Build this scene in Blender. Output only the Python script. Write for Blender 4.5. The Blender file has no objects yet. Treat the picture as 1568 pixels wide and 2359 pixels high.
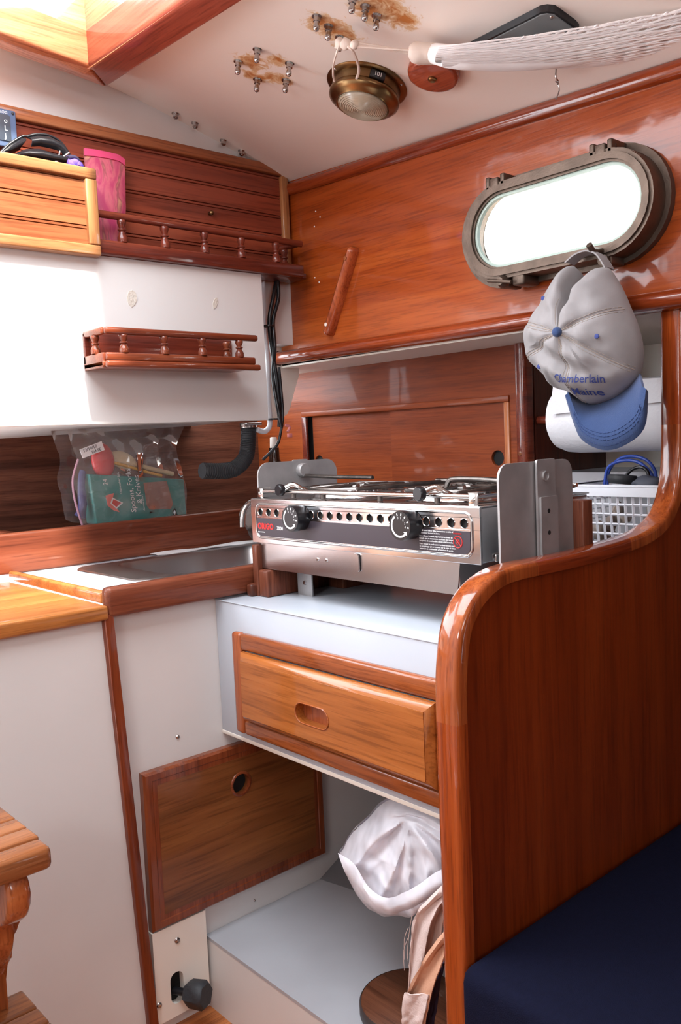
import bpy, bmesh, math, random
from mathutils import Vector, Matrix, noise
random.seed(7)
C = bpy.context.scene.collection
sc = bpy.context.scene
PI = math.pi

# ---------------------------------------------------------------- camera, world, lights
cam_d = bpy.data.cameras.new('camera'); cam = bpy.data.objects.new('camera', cam_d); C.objects.link(cam)
cam_d.sensor_fit = 'VERTICAL'; cam_d.sensor_height = 24.0; cam_d.lens = 24.0*1987.7/2359.0
cam_d.clip_start = 0.02
_r, _u, _b = ((0.7449,-0.6658,-0.0434),(0.0884,0.034,0.9955),(-0.6613,-0.7453,0.0842))
cam.matrix_world = Matrix(((_r[0], _u[0], _b[0], 0), (_r[1], _u[1], _b[1], 0), (_r[2], _u[2], _b[2], 0), (0, 0, 0, 1)))
sc.camera = cam
sc.view_settings.view_transform = 'Standard'; sc.view_settings.look = 'None'
sc.view_settings.gamma = 1.0; sc.view_settings.use_curve_mapping = False
sc.view_settings.exposure = 0.12
sc.cycles.max_bounces = 8; sc.cycles.diffuse_bounces = 5; sc.cycles.glossy_bounces = 4
sc.cycles.transmission_bounces = 6; sc.cycles.transparent_max_bounces = 12
sc.cycles.caustics_reflective = False; sc.cycles.caustics_refractive = False
sc.cycles.sample_clamp_indirect = 6.0
w = bpy.data.worlds.new('sky'); sc.world = w; w.use_nodes = True
bgn = w.node_tree.nodes['Background']; bgn.inputs[0].default_value = (0.86, 0.93, 1.0, 1); bgn.inputs[1].default_value = 10.5

def area(name, loc, target, sx, sy, power, col=(1, 1, 1), portal=False, spread=180):
    d = bpy.data.lights.new(name, 'AREA'); d.shape = 'RECTANGLE'; d.size = sx; d.size_y = sy
    d.energy = power; d.color = col; d.spread = math.radians(spread)
    if portal: d.cycles.is_portal = True
    o = bpy.data.objects.new(name, d); C.objects.link(o); o.location = loc
    o.rotation_euler = (Vector(target)-Vector(loc)).to_track_quat('-Z', 'Y').to_euler()
    return o
area("hatch_portal", (.31, .86, .73), (.31, .86, 0), .72, .88, 1, portal=True)
area('companionway_portal', (.0, 1.5, .3), (.0, 0, .3), .9, .7, 1, portal=True)
area('forward_fill', (.1, -.80, .52), (.45, .5, -.2), .55, .55, 8.5, (.90, .95, 1.0))  # added fill light behind the camera; no hatch is built there
area('opposite_side_fill', (-.60, .35, .25), (1, .7, .25), .5, .2, 6.0, (.93, .96, 1.0))  # added side fill for ceiling and cabin side; no window is built there
sd = bpy.data.lights.new('sun', 'SUN'); sd.energy = 13.0; sd.angle = math.radians(4.5); sd.color = (1, .93, .82)
sun = bpy.data.objects.new('sun', sd); C.objects.link(sun)
sun.rotation_euler = Vector((.02, .88, -1)).to_track_quat('-Z', 'Y').to_euler()

# ---------------------------------------------------------------- materials
def lin(c):
    return tuple(((v/255.)/12.92 if v/255. <= .04045 else ((v/255.+.055)/1.055)**2.4) for v in c)+(1,)
def new_mat(name):
    m = bpy.data.materials.new(name); m.use_nodes = True
    return m, m.node_tree.nodes, m.node_tree.links, m.node_tree.nodes['Principled BSDF']
def wood(name, dark, mid, light, axis='x', rough=.28, coat=.5, s=1.0, contrast=1.0, bump=.15):
    m, N, L, B = new_mat(name)
    tc = N.new('ShaderNodeTexCoord'); mp = N.new('ShaderNodeMapping'); L.new(tc.outputs['Object'], mp.inputs[0])
    a, t = 1.6*s, 34*s
    mp.inputs['Scale'].default_value = {'x': (a, t, t), 'y': (t, a, t), 'z': (t, t, a)}[axis]
    oi = N.new('ShaderNodeObjectInfo'); ad = N.new('ShaderNodeVectorMath'); ad.operation = 'ADD'
    L.new(mp.outputs[0], ad.inputs[0])
    ml = N.new('ShaderNodeMath'); ml.operation = 'MULTIPLY'; ml.inputs[1].default_value = 17.0
    L.new(oi.outputs['Random'], ml.inputs[0]); L.new(ml.outputs[0], ad.inputs[1])
    n1 = N.new('ShaderNodeTexNoise'); n1.inputs['Scale'].default_value = 1.1; n1.inputs['Detail'].default_value = 8; n1.inputs['Roughness'].default_value = .62
    n1.inputs['Distortion'].default_value = .6; L.new(ad.outputs[0], n1.inputs['Vector'])
    n2 = N.new('ShaderNodeTexNoise'); n2.inputs['Scale'].default_value = 12.0; n2.inputs['Detail'].default_value = 5
    L.new(ad.outputs[0], n2.inputs['Vector'])
    r1 = N.new('ShaderNodeValToRGB'); L.new(n1.outputs[0], r1.inputs[0])
    e = r1.color_ramp.elements; k = .17/contrast
    e[0].position = .5-k; e[0].color = lin(dark); e[1].position = .5+k; e[1].color = lin(light)
    q = e.new(.5); q.color = lin(mid)
    r2 = N.new('ShaderNodeValToRGB'); L.new(n2.outputs[0], r2.inputs[0])
    r2.color_ramp.elements[0].position = .36; r2.color_ramp.elements[0].color = (.55, .5, .5, 1)
    r2.color_ramp.elements[1].position = .5; r2.color_ramp.elements[1].color = (1, 1, 1, 1)
    mx = N.new('ShaderNodeMix'); mx.data_type = 'RGBA'; mx.blend_type = 'MULTIPLY'; mx.inputs[0].default_value = .65*contrast
    L.new(r1.outputs[0], mx.inputs[6]); L.new(r2.outputs[0], mx.inputs[7])
    L.new(mx.outputs[2], B.inputs['Base Color'])
    B.inputs['Roughness'].default_value = rough; B.inputs['Coat Weight'].default_value = coat
    B.inputs['Coat Roughness'].default_value = .07; B.inputs['Specular IOR Level'].default_value = .2
    bp = N.new('ShaderNodeBump'); bp.inputs['Strength'].default_value = bump; bp.inputs['Distance'].default_value = .002
    L.new(n2.outputs[0], bp.inputs['Height']); L.new(bp.outputs[0], B.inputs['Normal'])
    n3 = N.new('ShaderNodeTexNoise'); n3.inputs['Scale'].default_value = 22; L.new(tc.outputs['Object'], n3.inputs['Vector'])
    b2 = N.new('ShaderNodeBump'); b2.inputs['Strength'].default_value = .12; b2.inputs['Distance'].default_value = .004
    L.new(n3.outputs[0], b2.inputs['Height']); L.new(b2.outputs[0], B.inputs['Coat Normal'])
    return m
def plain(name, col, rough=.4, metal=0, spec=.5, coat=0, var=.06, vs=12, bump=0, bs=60, sheen=0):
    m, N, L, B = new_mat(name)
    tc = N.new('ShaderNodeTexCoord'); n = N.new('ShaderNodeTexNoise'); n.inputs['Scale'].default_value = vs; n.inputs['Detail'].default_value = 5
    L.new(tc.outputs['Object'], n.inputs['Vector'])
    c = lin(col); r = N.new('ShaderNodeValToRGB'); L.new(n.outputs[0], r.inputs[0])
    r.color_ramp.elements[0].position = .3; r.color_ramp.elements[1].position = .7
    r.color_ramp.elements[0].color = tuple(v*(1-var) for v in c[:3])+(1,); r.color_ramp.elements[1].color = tuple(min(1, v*(1+var)) for v in c[:3])+(1,)
    L.new(r.outputs[0], B.inputs['Base Color'])
    B.inputs['Roughness'].default_value = rough; B.inputs['Metallic'].default_value = metal
    B.inputs['Specular IOR Level'].default_value = spec; B.inputs['Coat Weight'].default_value = coat
    if sheen: B.inputs['Sheen Weight'].default_value = sheen
    if bump:
        n2 = N.new('ShaderNodeTexNoise'); n2.inputs['Scale'].default_value = bs; L.new(tc.outputs['Object'], n2.inputs['Vector'])
        bp = N.new('ShaderNodeBump'); bp.inputs['Strength'].default_value = bump; bp.inputs['Distance'].default_value = .002
        L.new(n2.outputs[0], bp.inputs['Height']); L.new(bp.outputs[0], B.inputs['Normal'])
    return m
def brushed(name, col, rough=.3, axis='x', bump=.05):
    m, N, L, B = new_mat(name)
    tc = N.new('ShaderNodeTexCoord'); mp = N.new('ShaderNodeMapping'); L.new(tc.outputs['Object'], mp.inputs[0])
    mp.inputs['Scale'].default_value = {'x': (3, 300, 300), 'y': (300, 3, 300), 'z': (300, 300, 3)}[axis]
    n = N.new('ShaderNodeTexNoise'); n.inputs['Scale'].default_value = 1; L.new(mp.outputs[0], n.inputs['Vector'])
    n2 = N.new('ShaderNodeTexNoise'); n2.inputs['Scale'].default_value = 9; n2.inputs['Detail'].default_value = 2; L.new(tc.outputs['Object'], n2.inputs['Vector'])
    r = N.new('ShaderNodeMapRange'); r.inputs[3].default_value = rough*.85; r.inputs[4].default_value = rough*1.2
    L.new(n2.outputs[0], r.inputs[0]); L.new(r.outputs[0], B.inputs['Roughness'])
    B.inputs['Base Color'].default_value = lin(col); B.inputs['Metallic'].default_value = 1
    bp = N.new('ShaderNodeBump'); bp.inputs['Strength'].default_value = bump; bp.inputs['Distance'].default_value = .001
    L.new(n.outputs[0], bp.inputs['Height']); L.new(bp.outputs[0], B.inputs['Normal'])
    return m
def film(name, col, alpha=.35, rough=.12, sheen=True):
    m, N, L, B = new_mat(name)
    tr = N.new('ShaderNodeBsdfTransparent'); mx = N.new('ShaderNodeMixShader'); out = N['Material Output']
    tc = N.new('ShaderNodeTexCoord'); n = N.new('ShaderNodeTexNoise'); n.inputs['Scale'].default_value = 18; L.new(tc.outputs['Object'], n.inputs['Vector'])
    mr = N.new('ShaderNodeMapRange'); mr.inputs[1].default_value = .35; mr.inputs[2].default_value = .65
    mr.inputs[3].default_value = alpha*.6; mr.inputs[4].default_value = min(1, alpha*1.5); L.new(n.outputs[0], mr.inputs[0])
    L.new(mr.outputs[0], mx.inputs[0]); L.new(tr.outputs[0], mx.inputs[1]); L.new(B.outputs[0], mx.inputs[2]); gl = N.new('ShaderNodeBsdfGlossy'); gl.inputs['Roughness'].default_value = max(.06, rough*.6); fz = N.new('ShaderNodeFresnel'); fz.inputs['IOR'].default_value = 1.5
    m2 = N.new('ShaderNodeMixShader'); L.new(fz.outputs[0], m2.inputs[0]); L.new(mx.outputs[0], m2.inputs[1]); L.new(gl.outputs[0], m2.inputs[2]); L.new((m2 if sheen else mx).outputs[0], out.inputs[0])
    B.inputs['Base Color'].default_value = lin(col); B.inputs['Roughness'].default_value = rough; B.inputs['Specular IOR Level'].default_value = .8
    bp = N.new('ShaderNodeBump'); bp.inputs['Strength'].default_value = .4; bp.inputs['Distance'].default_value = .004
    L.new(n.outputs[0], bp.inputs['Height']); L.new(bp.outputs[0], B.inputs['Normal'])
    return m

W = {}
W['cabin'] = wood('varnished_cabin_side', (122, 50, 14), (150, 66, 22), (172, 86, 34), 'y', .32, .6, .75, .8)
W['trim_y'] = wood('varnished_trim_fore_aft', (96, 36, 14), (130, 52, 22), (152, 68, 30), 'y', .22, .8, .8)
W['trim_x'] = wood('varnished_trim_athwart', (96, 36, 14), (130, 52, 22), (152, 68, 30), 'x', .22, .8, .8)
W['trim_z'] = wood('varnished_trim_upright', (108, 42, 16), (146, 62, 22), (168, 80, 32), 'z', .2, .9, .8)
W['trim_curve'] = wood('varnished_trim_curve', (118, 52, 22), (150, 72, 32), (172, 92, 44), 'z', .2, .9, .8)
W['endpanel'] = wood('varnished_end_panel', (104, 38, 12), (128, 50, 16), (142, 60, 22), 'z', .34, .35, .6, .7)
W['locker'] = wood('varnished_locker_front', (104, 44, 17), (130, 58, 24), (148, 72, 32), 'y', .45, .12, .8, .7)
W['lockerdark'] = wood('dark_locker_side', (50, 20, 12), (72, 28, 18), (86, 36, 22), 'z', .35, .4, .8)
W['bead'] = wood('mahogany_tongue_boards', (112, 52, 38), (138, 66, 46), (155, 78, 54), 'x', .32, .4, .5)
W['railred'] = wood('dark_red_mahogany_rail', (82, 32, 24), (106, 44, 30), (124, 56, 36), 'x', .28, .6, .8)
W['pale'] = wood('pale_varnished_teak_frame', (132, 84, 50), (156, 106, 68), (170, 122, 82), 'x', .3, .4, .8)
W['palerail'] = wood('locker_top_rail_wood', (128, 74, 46), (156, 94, 60), (172, 110, 72), 'x', .3, .4, .8)
W['palez'] = wood('pale_varnished_teak_stile', (150, 98, 58), (176, 122, 78), (192, 140, 94), 'z', .3, .4, .8)
W['binplank'] = wood('golden_bin_board', (116, 64, 38), (136, 78, 47), (150, 92, 58), 'x', .3, .4, .5)
W['frameline'] = wood('orange_locker_frame', (160, 92, 56), (182, 112, 70), (198, 130, 86), 'x', .3, .4, .8)
W['framelinez'] = wood('orange_locker_stile', (160, 92, 56), (182, 112, 70), (198, 130, 86), 'z', .3, .4, .8)
W['teakback'] = wood('walnut_brown_back_board', (70, 40, 30), (96, 58, 44), (116, 74, 56), 'x', .5, .05, 1.1)
W['fiddle'] = wood('worn_teak_fiddle', (88, 42, 28), (116, 60, 40), (138, 78, 54), 'x', .38, .25, .6)
W['worktop'] = wood('golden_teak_worktop', (148, 88, 42), (176, 110, 56), (194, 128, 70), 'x', .28, .5, .8)
W['drawer'] = wood('golden_drawer_front', (132, 72, 28), (162, 92, 40), (180, 110, 54), 'y', .26, .7, .5)
W['drawerframe'] = wood('drawer_rail_wood', (120, 60, 28), (152, 80, 40), (172, 98, 54), 'y', .26, .7, .9)
W['drawerstile'] = wood('drawer_stile_wood', (124, 56, 28), (150, 74, 38), (168, 90, 50), 'z', .26, .7, .9)
W['door'] = wood('cupboard_door_wood', (100, 58, 28), (126, 74, 38), (144, 90, 48), 'x', .3, .5, .5)
W['doorframe'] = wood('cupboard_door_edge_wood', (96, 44, 22), (124, 60, 32), (142, 74, 42), 'x', .28, .6, .8)
W['doorframez'] = wood('cupboard_door_stile_wood', (96, 44, 22), (124, 60, 32), (142, 74, 42), 'z', .28, .6, .8)
W['partition'] = wood('partition_edge_wood', (92, 38, 18), (118, 52, 26), (136, 66, 36), 'z', .32, .5, .8)
W['step'] = wood('step_tread_teak', (112, 64, 34), (138, 82, 46), (156, 98, 60), 'x', .26, .6, .8)
W['stepside'] = wood('step_side_teak', (140, 70, 34), (172, 94, 50), (192, 114, 66), 'z', .22, .8, .8)
W['hatch'] = wood('hatch_coaming_wood', (170, 96, 62), (196, 122, 84), (212, 142, 104), 'x', .3, .9, .8)
W['hatchy'] = wood('hatch_coaming_wood_side', (170, 96, 62), (196, 122, 84), (212, 142, 104), 'y', .3, .9, .8)
W['hatchlip'] = wood('hatch_lip_wood', (120, 52, 38), (150, 70, 52), (168, 86, 66), 'y', .3, .5, .8)
W['sole'] = wood('cabin_sole_wood', (150, 86, 44), (176, 104, 56), (192, 120, 70), 'x', .3, .5, .8)
W['lid'] = wood('lid_wood', (70, 40, 26), (92, 54, 36), (108, 66, 46), 'y', .45, .1, 1.0)
W['blockw'] = wood('worn_bracket_wood', (70, 34, 22), (96, 50, 34), (120, 68, 48), 'z', .45, .2, 1.2)
MT = {}
MT['ledge'] = plain('grey_white_ledge_laminate', (166, 167, 172), .3, var=.05, vs=8)
MT['gel'] = plain('off_white_gelcoat', (234, 227, 216), .33, spec=.5, var=.03, vs=5)
MT['cab'] = plain('white_painted_panel', (212, 209, 206), .38, var=.03, vs=6, bump=.03)
MT['lam'] = plain('white_laminate', (184, 190, 199), .25, var=.03, vs=8)
MT['black'] = plain('black_gap_shade', (10, 8, 8), .8)  # flat black painted in for the shade inside holes and gaps
MT['steel'] = brushed('stove_stainless', (205, 203, 204), .15, 'y', .0)
MT['tray'] = brushed('tray_stainless', (205, 203, 204), .22, 'y', .0)
MT['plate'] = plain('dull_steel_plate', (172, 170, 170), .45, .55, var=.12, vs=30)
MT['rod'] = plain('chromed_rod', (200, 198, 196), .15, 1, var=.08)
MT['grate'] = plain('sooty_grate_steel', (110, 104, 100), .35, 1, var=.3, vs=60)
MT['sink'] = brushed('sink_stainless', (170, 168, 168), .3, 'x')
MT['bronze'] = plain('weathered_dark_bronze', (98, 84, 74), .5, .75, var=.22, vs=40, bump=.2, bs=300)
MT['brass'] = plain('aged_brass', (126, 98, 66), .3, 1, var=.3, vs=30)
MT['chrome'] = plain('bolt_steel', (175, 168, 165), .22, 1, var=.15, vs=80)
MT['blackp'] = plain('black_plastic', (22, 22, 26), .3, spec=.5)
MT['rubber'] = plain('black_ribbed_rubber', (40, 42, 46), .6, bump=.3, bs=200)
MT['whitep'] = plain('white_plastic', (228, 230, 236), .35)
MT['navy'] = plain('navy_canvas_cushion', (13, 15, 34), .9, spec=.1, var=.12, vs=150, bump=.35, bs=900)
MT['capcloth'] = plain('stone_cotton', (144, 141, 142), .9, var=.10, vs=26, bump=.15, bs=1600, sheen=.2)
MT['capblue'] = plain('blue_cotton', (46, 68, 110), .9, var=.08, vs=30, bump=.3, bs=700, sheen=.2)
MT['stitch'] = plain('cap_stitching', (158, 148, 140), .9)
MT['navyink'] = plain('embroidery_blue', (46, 60, 124), .7)
MT['towel'] = plain('paper_towel', (232, 232, 236), .9, bump=.4, bs=160)
MT['net'] = plain('white_net_cord', (252, 252, 254), .8)
MT['cordw'] = plain('pale_cord', (228, 216, 206), .6)
MT['cloth'] = plain('pinkish_linen', (206, 186, 180), .9, var=.1, vs=20, bump=.3, bs=400)
MT['cloth2'] = plain('peach_linen', (198, 150, 122), .9, var=.1, vs=20, bump=.3, bs=400)
MT['darkcloth'] = plain('dark_navy_fabric', (40, 32, 60), .85)
MT['teal'] = plain('teal_card', (44, 128, 124), .5, var=.1)
MT['peach'] = plain('box_window_contents', (150, 106, 92), .6, var=.2, vs=40)
MT['redp'] = plain('red_plastic', (205, 48, 52), .3)
MT['spoonw'] = plain('pale_spoon_wood', (206, 186, 150), .6)
MT['yellowp'] = plain('yellow_plastic', (214, 160, 60), .5)
MT['ink'] = plain('white_print', (225, 228, 228), .6)
MT['redink'] = plain('red_print', (200, 40, 40), .5)
MT['blackink'] = plain('black_print', (30, 28, 30), .6)
MT['paper'] = plain('paper_white', (226, 224, 226), .7)
def pinkmat():
    m, N, L, B = new_mat('pink_gold_print')
    tc = N.new('ShaderNodeTexCoord'); mp = N.new('ShaderNodeMapping'); mp.inputs['Scale'].default_value = (1, 1, .45); L.new(tc.outputs['Object'], mp.inputs[0])
    n = N.new('ShaderNodeTexNoise'); n.inputs['Scale'].default_value = 28; n.inputs['Detail'].default_value = 6; n.inputs['Distortion'].default_value = 1.5; L.new(mp.outputs[0], n.inputs['Vector'])
    r = N.new('ShaderNodeValToRGB'); L.new(n.outputs[0], r.inputs[0]); e = r.color_ramp.elements
    e[0].position = .40; e[0].color = lin((176, 60, 96)); e[1].position = .66; e[1].color = lin((206, 150, 116))
    q = e.new(.5); q.color = lin((196, 96, 110)); q = e.new(.56); q.color = lin((150, 74, 84))
    L.new(r.outputs[0], B.inputs['Base Color']); B.inputs['Roughness'].default_value = .35
    return m
MT['pinkprint'] = pinkmat()
MT['purple'] = plain('purple_cloth', (110, 84, 200), .8)
MT['bluewire'] = plain('blue_wire', (40, 70, 160), .4)
MT['greyp'] = plain('grey_plastic', (170, 170, 174), .5)
MT['greydk'] = plain('vent_grey', (118, 122, 124), .4)
MT['label'] = plain('dark_label', (58, 52, 60), .35)
MT['instr'] = plain('blue_grey_instrument', (84, 100, 128), .4)
MT['instrdk'] = plain('instrument_face', (50, 60, 70), .25)
MT['pinkc'] = plain('pink_connector', (200, 120, 120), .5)
MT['beigelip'] = plain('beige_berth_edge', (176, 160, 138), .5)
MT['bagw'] = film('white_plastic_bag', (238, 238, 246), .9, .28, False)
MT['clear'] = film('clear_plastic_film', (235, 232, 232), .11, .1)
MT['bin_in'] = plain('dark_inside', (30, 18, 14), .8)
MT['trash'] = plain('crinkled_foil_packets', (176, 160, 148), .35, var=.4, vs=60, bump=.5, bs=80)

def glassmat():
    m, N, L, B = new_mat('window_glass')
    B.inputs['Base Color'].default_value = (.95, 1, .98, 1); B.inputs['Roughness'].default_value = .02
    B.inputs['Transmission Weight'].default_value = 1; B.inputs['IOR'].default_value = 1.1
    return m
MT['glass'] = glassmat()
def lensmat():
    m, N, L, B = new_mat('ribbed_lamp_lens')
    B.inputs['Base Color'].default_value = lin((196, 184, 162)); B.inputs['Roughness'].default_value = .22
    B.inputs['Transmission Weight'].default_value = .35; B.inputs['Specular IOR Level'].default_value = .8
    return m
MT['lens'] = lensmat()
def ceilmat():
    # gelcoat headliner with rust stains that bled out round the bolts (stains with their own shape)
    m, N, L, B = new_mat('headliner_gelcoat')
    tc = N.new('ShaderNodeTexCoord'); n = N.new('ShaderNodeTexNoise'); n.inputs['Scale'].default_value = 55; n.inputs['Detail'].default_value = 8; n.inputs['Roughness'].default_value = .7; n.inputs['Distortion'].default_value = 1.0
    L.new(tc.outputs['Object'], n.inputs['Vector'])
    tot = None
    for (x, y, z), r in STAINS:
        d = N.new('ShaderNodeVectorMath'); d.operation = 'DISTANCE'; d.inputs[1].default_value = (x, y, z); L.new(tc.outputs['Object'], d.inputs[0])
        mr = N.new('ShaderNodeMapRange'); mr.inputs[1].default_value = 0; mr.inputs[2].default_value = r; mr.inputs[3].default_value = .5; mr.inputs[4].default_value = 0
        L.new(d.outputs['Value'], mr.inputs[0])
        if tot is None: tot = mr.outputs[0]
        else:
            mm = N.new('ShaderNodeMath'); mm.operation = 'MAXIMUM'; L.new(tot, mm.inputs[0]); L.new(mr.outputs[0], mm.inputs[1]); tot = mm.outputs[0]
    su = N.new('ShaderNodeMath'); su.operation = 'ADD'; L.new(tot, su.inputs[0]); L.new(n.outputs[0], su.inputs[1])
    r = N.new('ShaderNodeValToRGB'); L.new(su.outputs[0], r.inputs[0])
    e = r.color_ramp.elements; base = lin((240, 230, 222)); e[0].position = .70; e[0].color = base; e[1].position = .98; e[1].color = lin((186, 118, 62))
    q = e.new(.80); q.color = lin((222, 190, 150))
    L.new(r.outputs[0], B.inputs['Base Color']); B.inputs['Roughness'].default_value = .35
    return m

# ---------------------------------------------------------------- geometry helpers
def NB(): return bmesh.new()
def world_loc(o):
    l = Vector((0, 0, 0))
    while o is not None: l += o.location; o = o.parent
    return l
def obj(name, bm, mat, parent=None, smooth=True, mods=None, origin=None, kind=None):
    bmesh.ops.recalc_face_normals(bm, faces=bm.faces)
    off = world_loc(parent) if parent is not None else (Vector(origin) if origin is not None else Vector((0, 0, 0)))
    for v in bm.verts: v.co -= off
    me = bpy.data.meshes.new(name); bm.to_mesh(me); bm.free()
    if isinstance(mat, (list, tuple)):
        for x in mat: me.materials.append(x)
    else: me.materials.append(mat)
    o = bpy.data.objects.new(name, me); C.objects.link(o)
    if parent is not None: o.parent = parent
    else: o.location = off
    if smooth:
        me.shade_smooth() if hasattr(me, 'shade_smooth') else None
        try: me.set_sharp_from_angle(angle=math.radians(50))
        except Exception: pass
    if kind: o['kind'] = kind
    return o
def thing(name, label, cat, loc, group=None):
    o = bpy.data.objects.new(name, None); C.objects.link(o); o.location = loc; o.empty_display_size = .02
    o['label'] = label; o['category'] = cat
    if group: o['group'] = group
    return o
def tag(o, label, cat, group=None):
    o['label'] = label; o['category'] = cat
    if group: o['group'] = group
    return o
def single(name, bm, mat, label, cat, group=None, smooth=True):
    lo = Vector([min(v.co[i] for v in bm.verts) for i in range(3)]); hi = Vector([max(v.co[i] for v in bm.verts) for i in range(3)])
    return tag(obj(name, bm, mat, origin=((lo.x+hi.x)/2, (lo.y+hi.y)/2, lo.z), smooth=smooth), label, cat, group)
def box(bm, x0, x1, y0, y1, z0, z1, bev=0, seg=2):
    x0, x1 = sorted((x0, x1)); y0, y1 = sorted((y0, y1)); z0, z1 = sorted((z0, z1))
    r = bmesh.ops.create_cube(bm, size=1)['verts']
    for v in r:
        v.co = Vector(((x0+x1)/2+v.co.x*(x1-x0), (y0+y1)/2+v.co.y*(y1-y0), (z0+z1)/2+v.co.z*(z1-z0)))
    if bev:
        es = {e for v in r for e in v.link_edges}
        bmesh.ops.bevel(bm, geom=list(es), offset=bev, segments=seg, profile=.5, affect='EDGES')
    return bm
def B1(x0, x1, y0, y1, z0, z1, bev=0, seg=2): return box(NB(), x0, x1, y0, y1, z0, z1, bev, seg)
def to3(axis, u, v, a): return {'x': (a, u, v), 'y': (u, a, v), 'z': (u, v, a)}[axis]
def prism(bm, pts, axis, a0, a1, bev=0, seg=2):
    A = [bm.verts.new(to3(axis, u, v, a0)) for u, v in pts]; Bv = [bm.verts.new(to3(axis, u, v, a1)) for u, v in pts]
    fs = [bm.faces.new(A), bm.faces.new(Bv[::-1])]; n = len(pts)
    for i in range(n): fs.append(bm.faces.new((A[i], Bv[i], Bv[(i+1) % n], A[(i+1) % n])))
    if bev:
        es = set(fs[0].edges) | set(fs[1].edges)
        bmesh.ops.bevel(bm, geom=list(es), offset=bev, segments=seg, profile=.5, affect='EDGES')
    return bm
def P1(pts, axis, a0, a1, bev=0, seg=2): return prism(NB(), pts, axis, a0, a1, bev, seg)
def holeplate(bm, axis, a0, a1, rect, c, rad, n=40):
    u0, u1, v0, v1 = rect
    u0, u1 = sorted((u0, u1)); v0, v1 = sorted((v0, v1))
    ang = [2*PI*i/n for i in range(n)]+[math.atan2(v-c[1], u-c[0]) % (2*PI) for u in (u0, u1) for v in (v0, v1)]
    ang = sorted(set(round(a, 5) for a in ang)); ring = []
    for a in ang:
        ca, sa = math.cos(a), math.sin(a); t = 1e9
        if ca > 1e-6: t = min(t, (u1-c[0])/ca)
        if ca < -1e-6: t = min(t, (u0-c[0])/ca)
        if sa > 1e-6: t = min(t, (v1-c[1])/sa)
        if sa < -1e-6: t = min(t, (v0-c[1])/sa)
        r = rad(a)
        ring.append([bm.verts.new(to3(axis, c[0]+ca*k, c[1]+sa*k, a_)) for a_ in (a0, a1) for k in (r, t)])
    m = len(ring)
    for i in range(m):
        p, q = ring[i], ring[(i+1) % m]
        bm.faces.new((p[0], p[1], q[1], q[0])); bm.faces.new((p[2], q[2], q[3], p[3]))
        bm.faces.new((p[0], q[0], q[2], p[2])); bm.faces.new((p[1], p[3], q[3], q[1]))
    return bm
def stadium(hl, hh):
    def f(a):
        ca, sa = abs(math.cos(a)), abs(math.sin(a)); s = hl-hh
        if sa > 1e-6 and hh/sa*ca <= s: return hh/sa
        return s*ca+math.sqrt(max(0, hh*hh-(s*sa)**2))
    return f
def circ(r): return lambda a: r
def stad_pts(cu, cv, hl, hh, n=12):
    P = []
    for i in range(n+1):
        a = -PI/2+PI*i/n; P.append((cu+(hl-hh)+hh*math.cos(a), cv+hh*math.sin(a)))
    for i in range(n+1):
        a = PI/2+PI*i/n; P.append((cu-(hl-hh)+hh*math.cos(a), cv+hh*math.sin(a)))
    return P
def rrect(u0, u1, v0, v1, r, n=5):
    P = []
    for cu, cv, a0 in ((u1-r, v0+r, -PI/2), (u1-r, v1-r, 0), (u0+r, v1-r, PI/2), (u0+r, v0+r, PI)):
        for i in range(n+1):
            a = a0+PI/2*i/n; P.append((cu+r*math.cos(a), cv+r*math.sin(a)))
    return P
def band(bm, outer, inner, axis, a0, a1):
    n = len(outer)
    R = [[bm.verts.new(to3(axis, u, v, a)) for u, v in L_] for L_ in (outer, inner) for a in (a0, a1)]
    o0, o1, i0, i1 = R
    for k in range(n):
        j = (k+1) % n
        bm.faces.new((o0[k], o0[j], i0[j], i0[k])); bm.faces.new((o1[k], i1[k], i1[j], o1[j]))
        bm.faces.new((o0[k], o1[k], o1[j], o0[j])); bm.faces.new((i0[k], i0[j], i1[j], i1[k]))
    return bm
def smooth_path(pts, n=6):
    P = [Vector(p) for p in pts]; out = []
    for i in range(len(P)-1):
        p0 = P[max(i-1, 0)]; p1 = P[i]; p2 = P[i+1]; p3 = P[min(i+2, len(P)-1)]
        for k in range(n):
            t = k/n
            out.append(.5*((2*p1)+(-p0+p2)*t+(2*p0-5*p1+4*p2-p3)*t*t+(-p0+3*p1-3*p2+p3)*t**3))
    out.append(P[-1]); return out
def tube(bm, pts, r, seg=8, smooth=0, cap=True, rfn=None):
    P = smooth_path(pts, smooth) if smooth else [Vector(p) for p in pts]
    T = []
    for i in range(len(P)):
        t = (P[min(i+1, len(P)-1)]-P[max(i-1, 0)]); T.append(t.normalized() if t.length > 1e-9 else Vector((0, 0, 1)))
    up = Vector((0, 0, 1)) if abs(T[0].z) < .9 else Vector((1, 0, 0)); nrm = T[0].cross(up).normalized(); rings = []
    for i, p in enumerate(P):
        nrm = (nrm-T[i]*nrm.dot(T[i])).normalized(); bi = T[i].cross(nrm)
        rr = rfn(i/(len(P)-1)) if rfn else r
        rings.append([bm.verts.new(p+(nrm*math.cos(2*PI*k/seg)+bi*math.sin(2*PI*k/seg))*rr) for k in range(seg)])
    for a, b in zip(rings, rings[1:]):
        for k in range(seg): bm.faces.new((a[k], a[(k+1) % seg], b[(k+1) % seg], b[k]))
    if cap: bm.faces.new(rings[0][::-1]); bm.faces.new(rings[-1])
    return bm
def T1(*a, **k): return tube(NB(), *a, **k)
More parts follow.
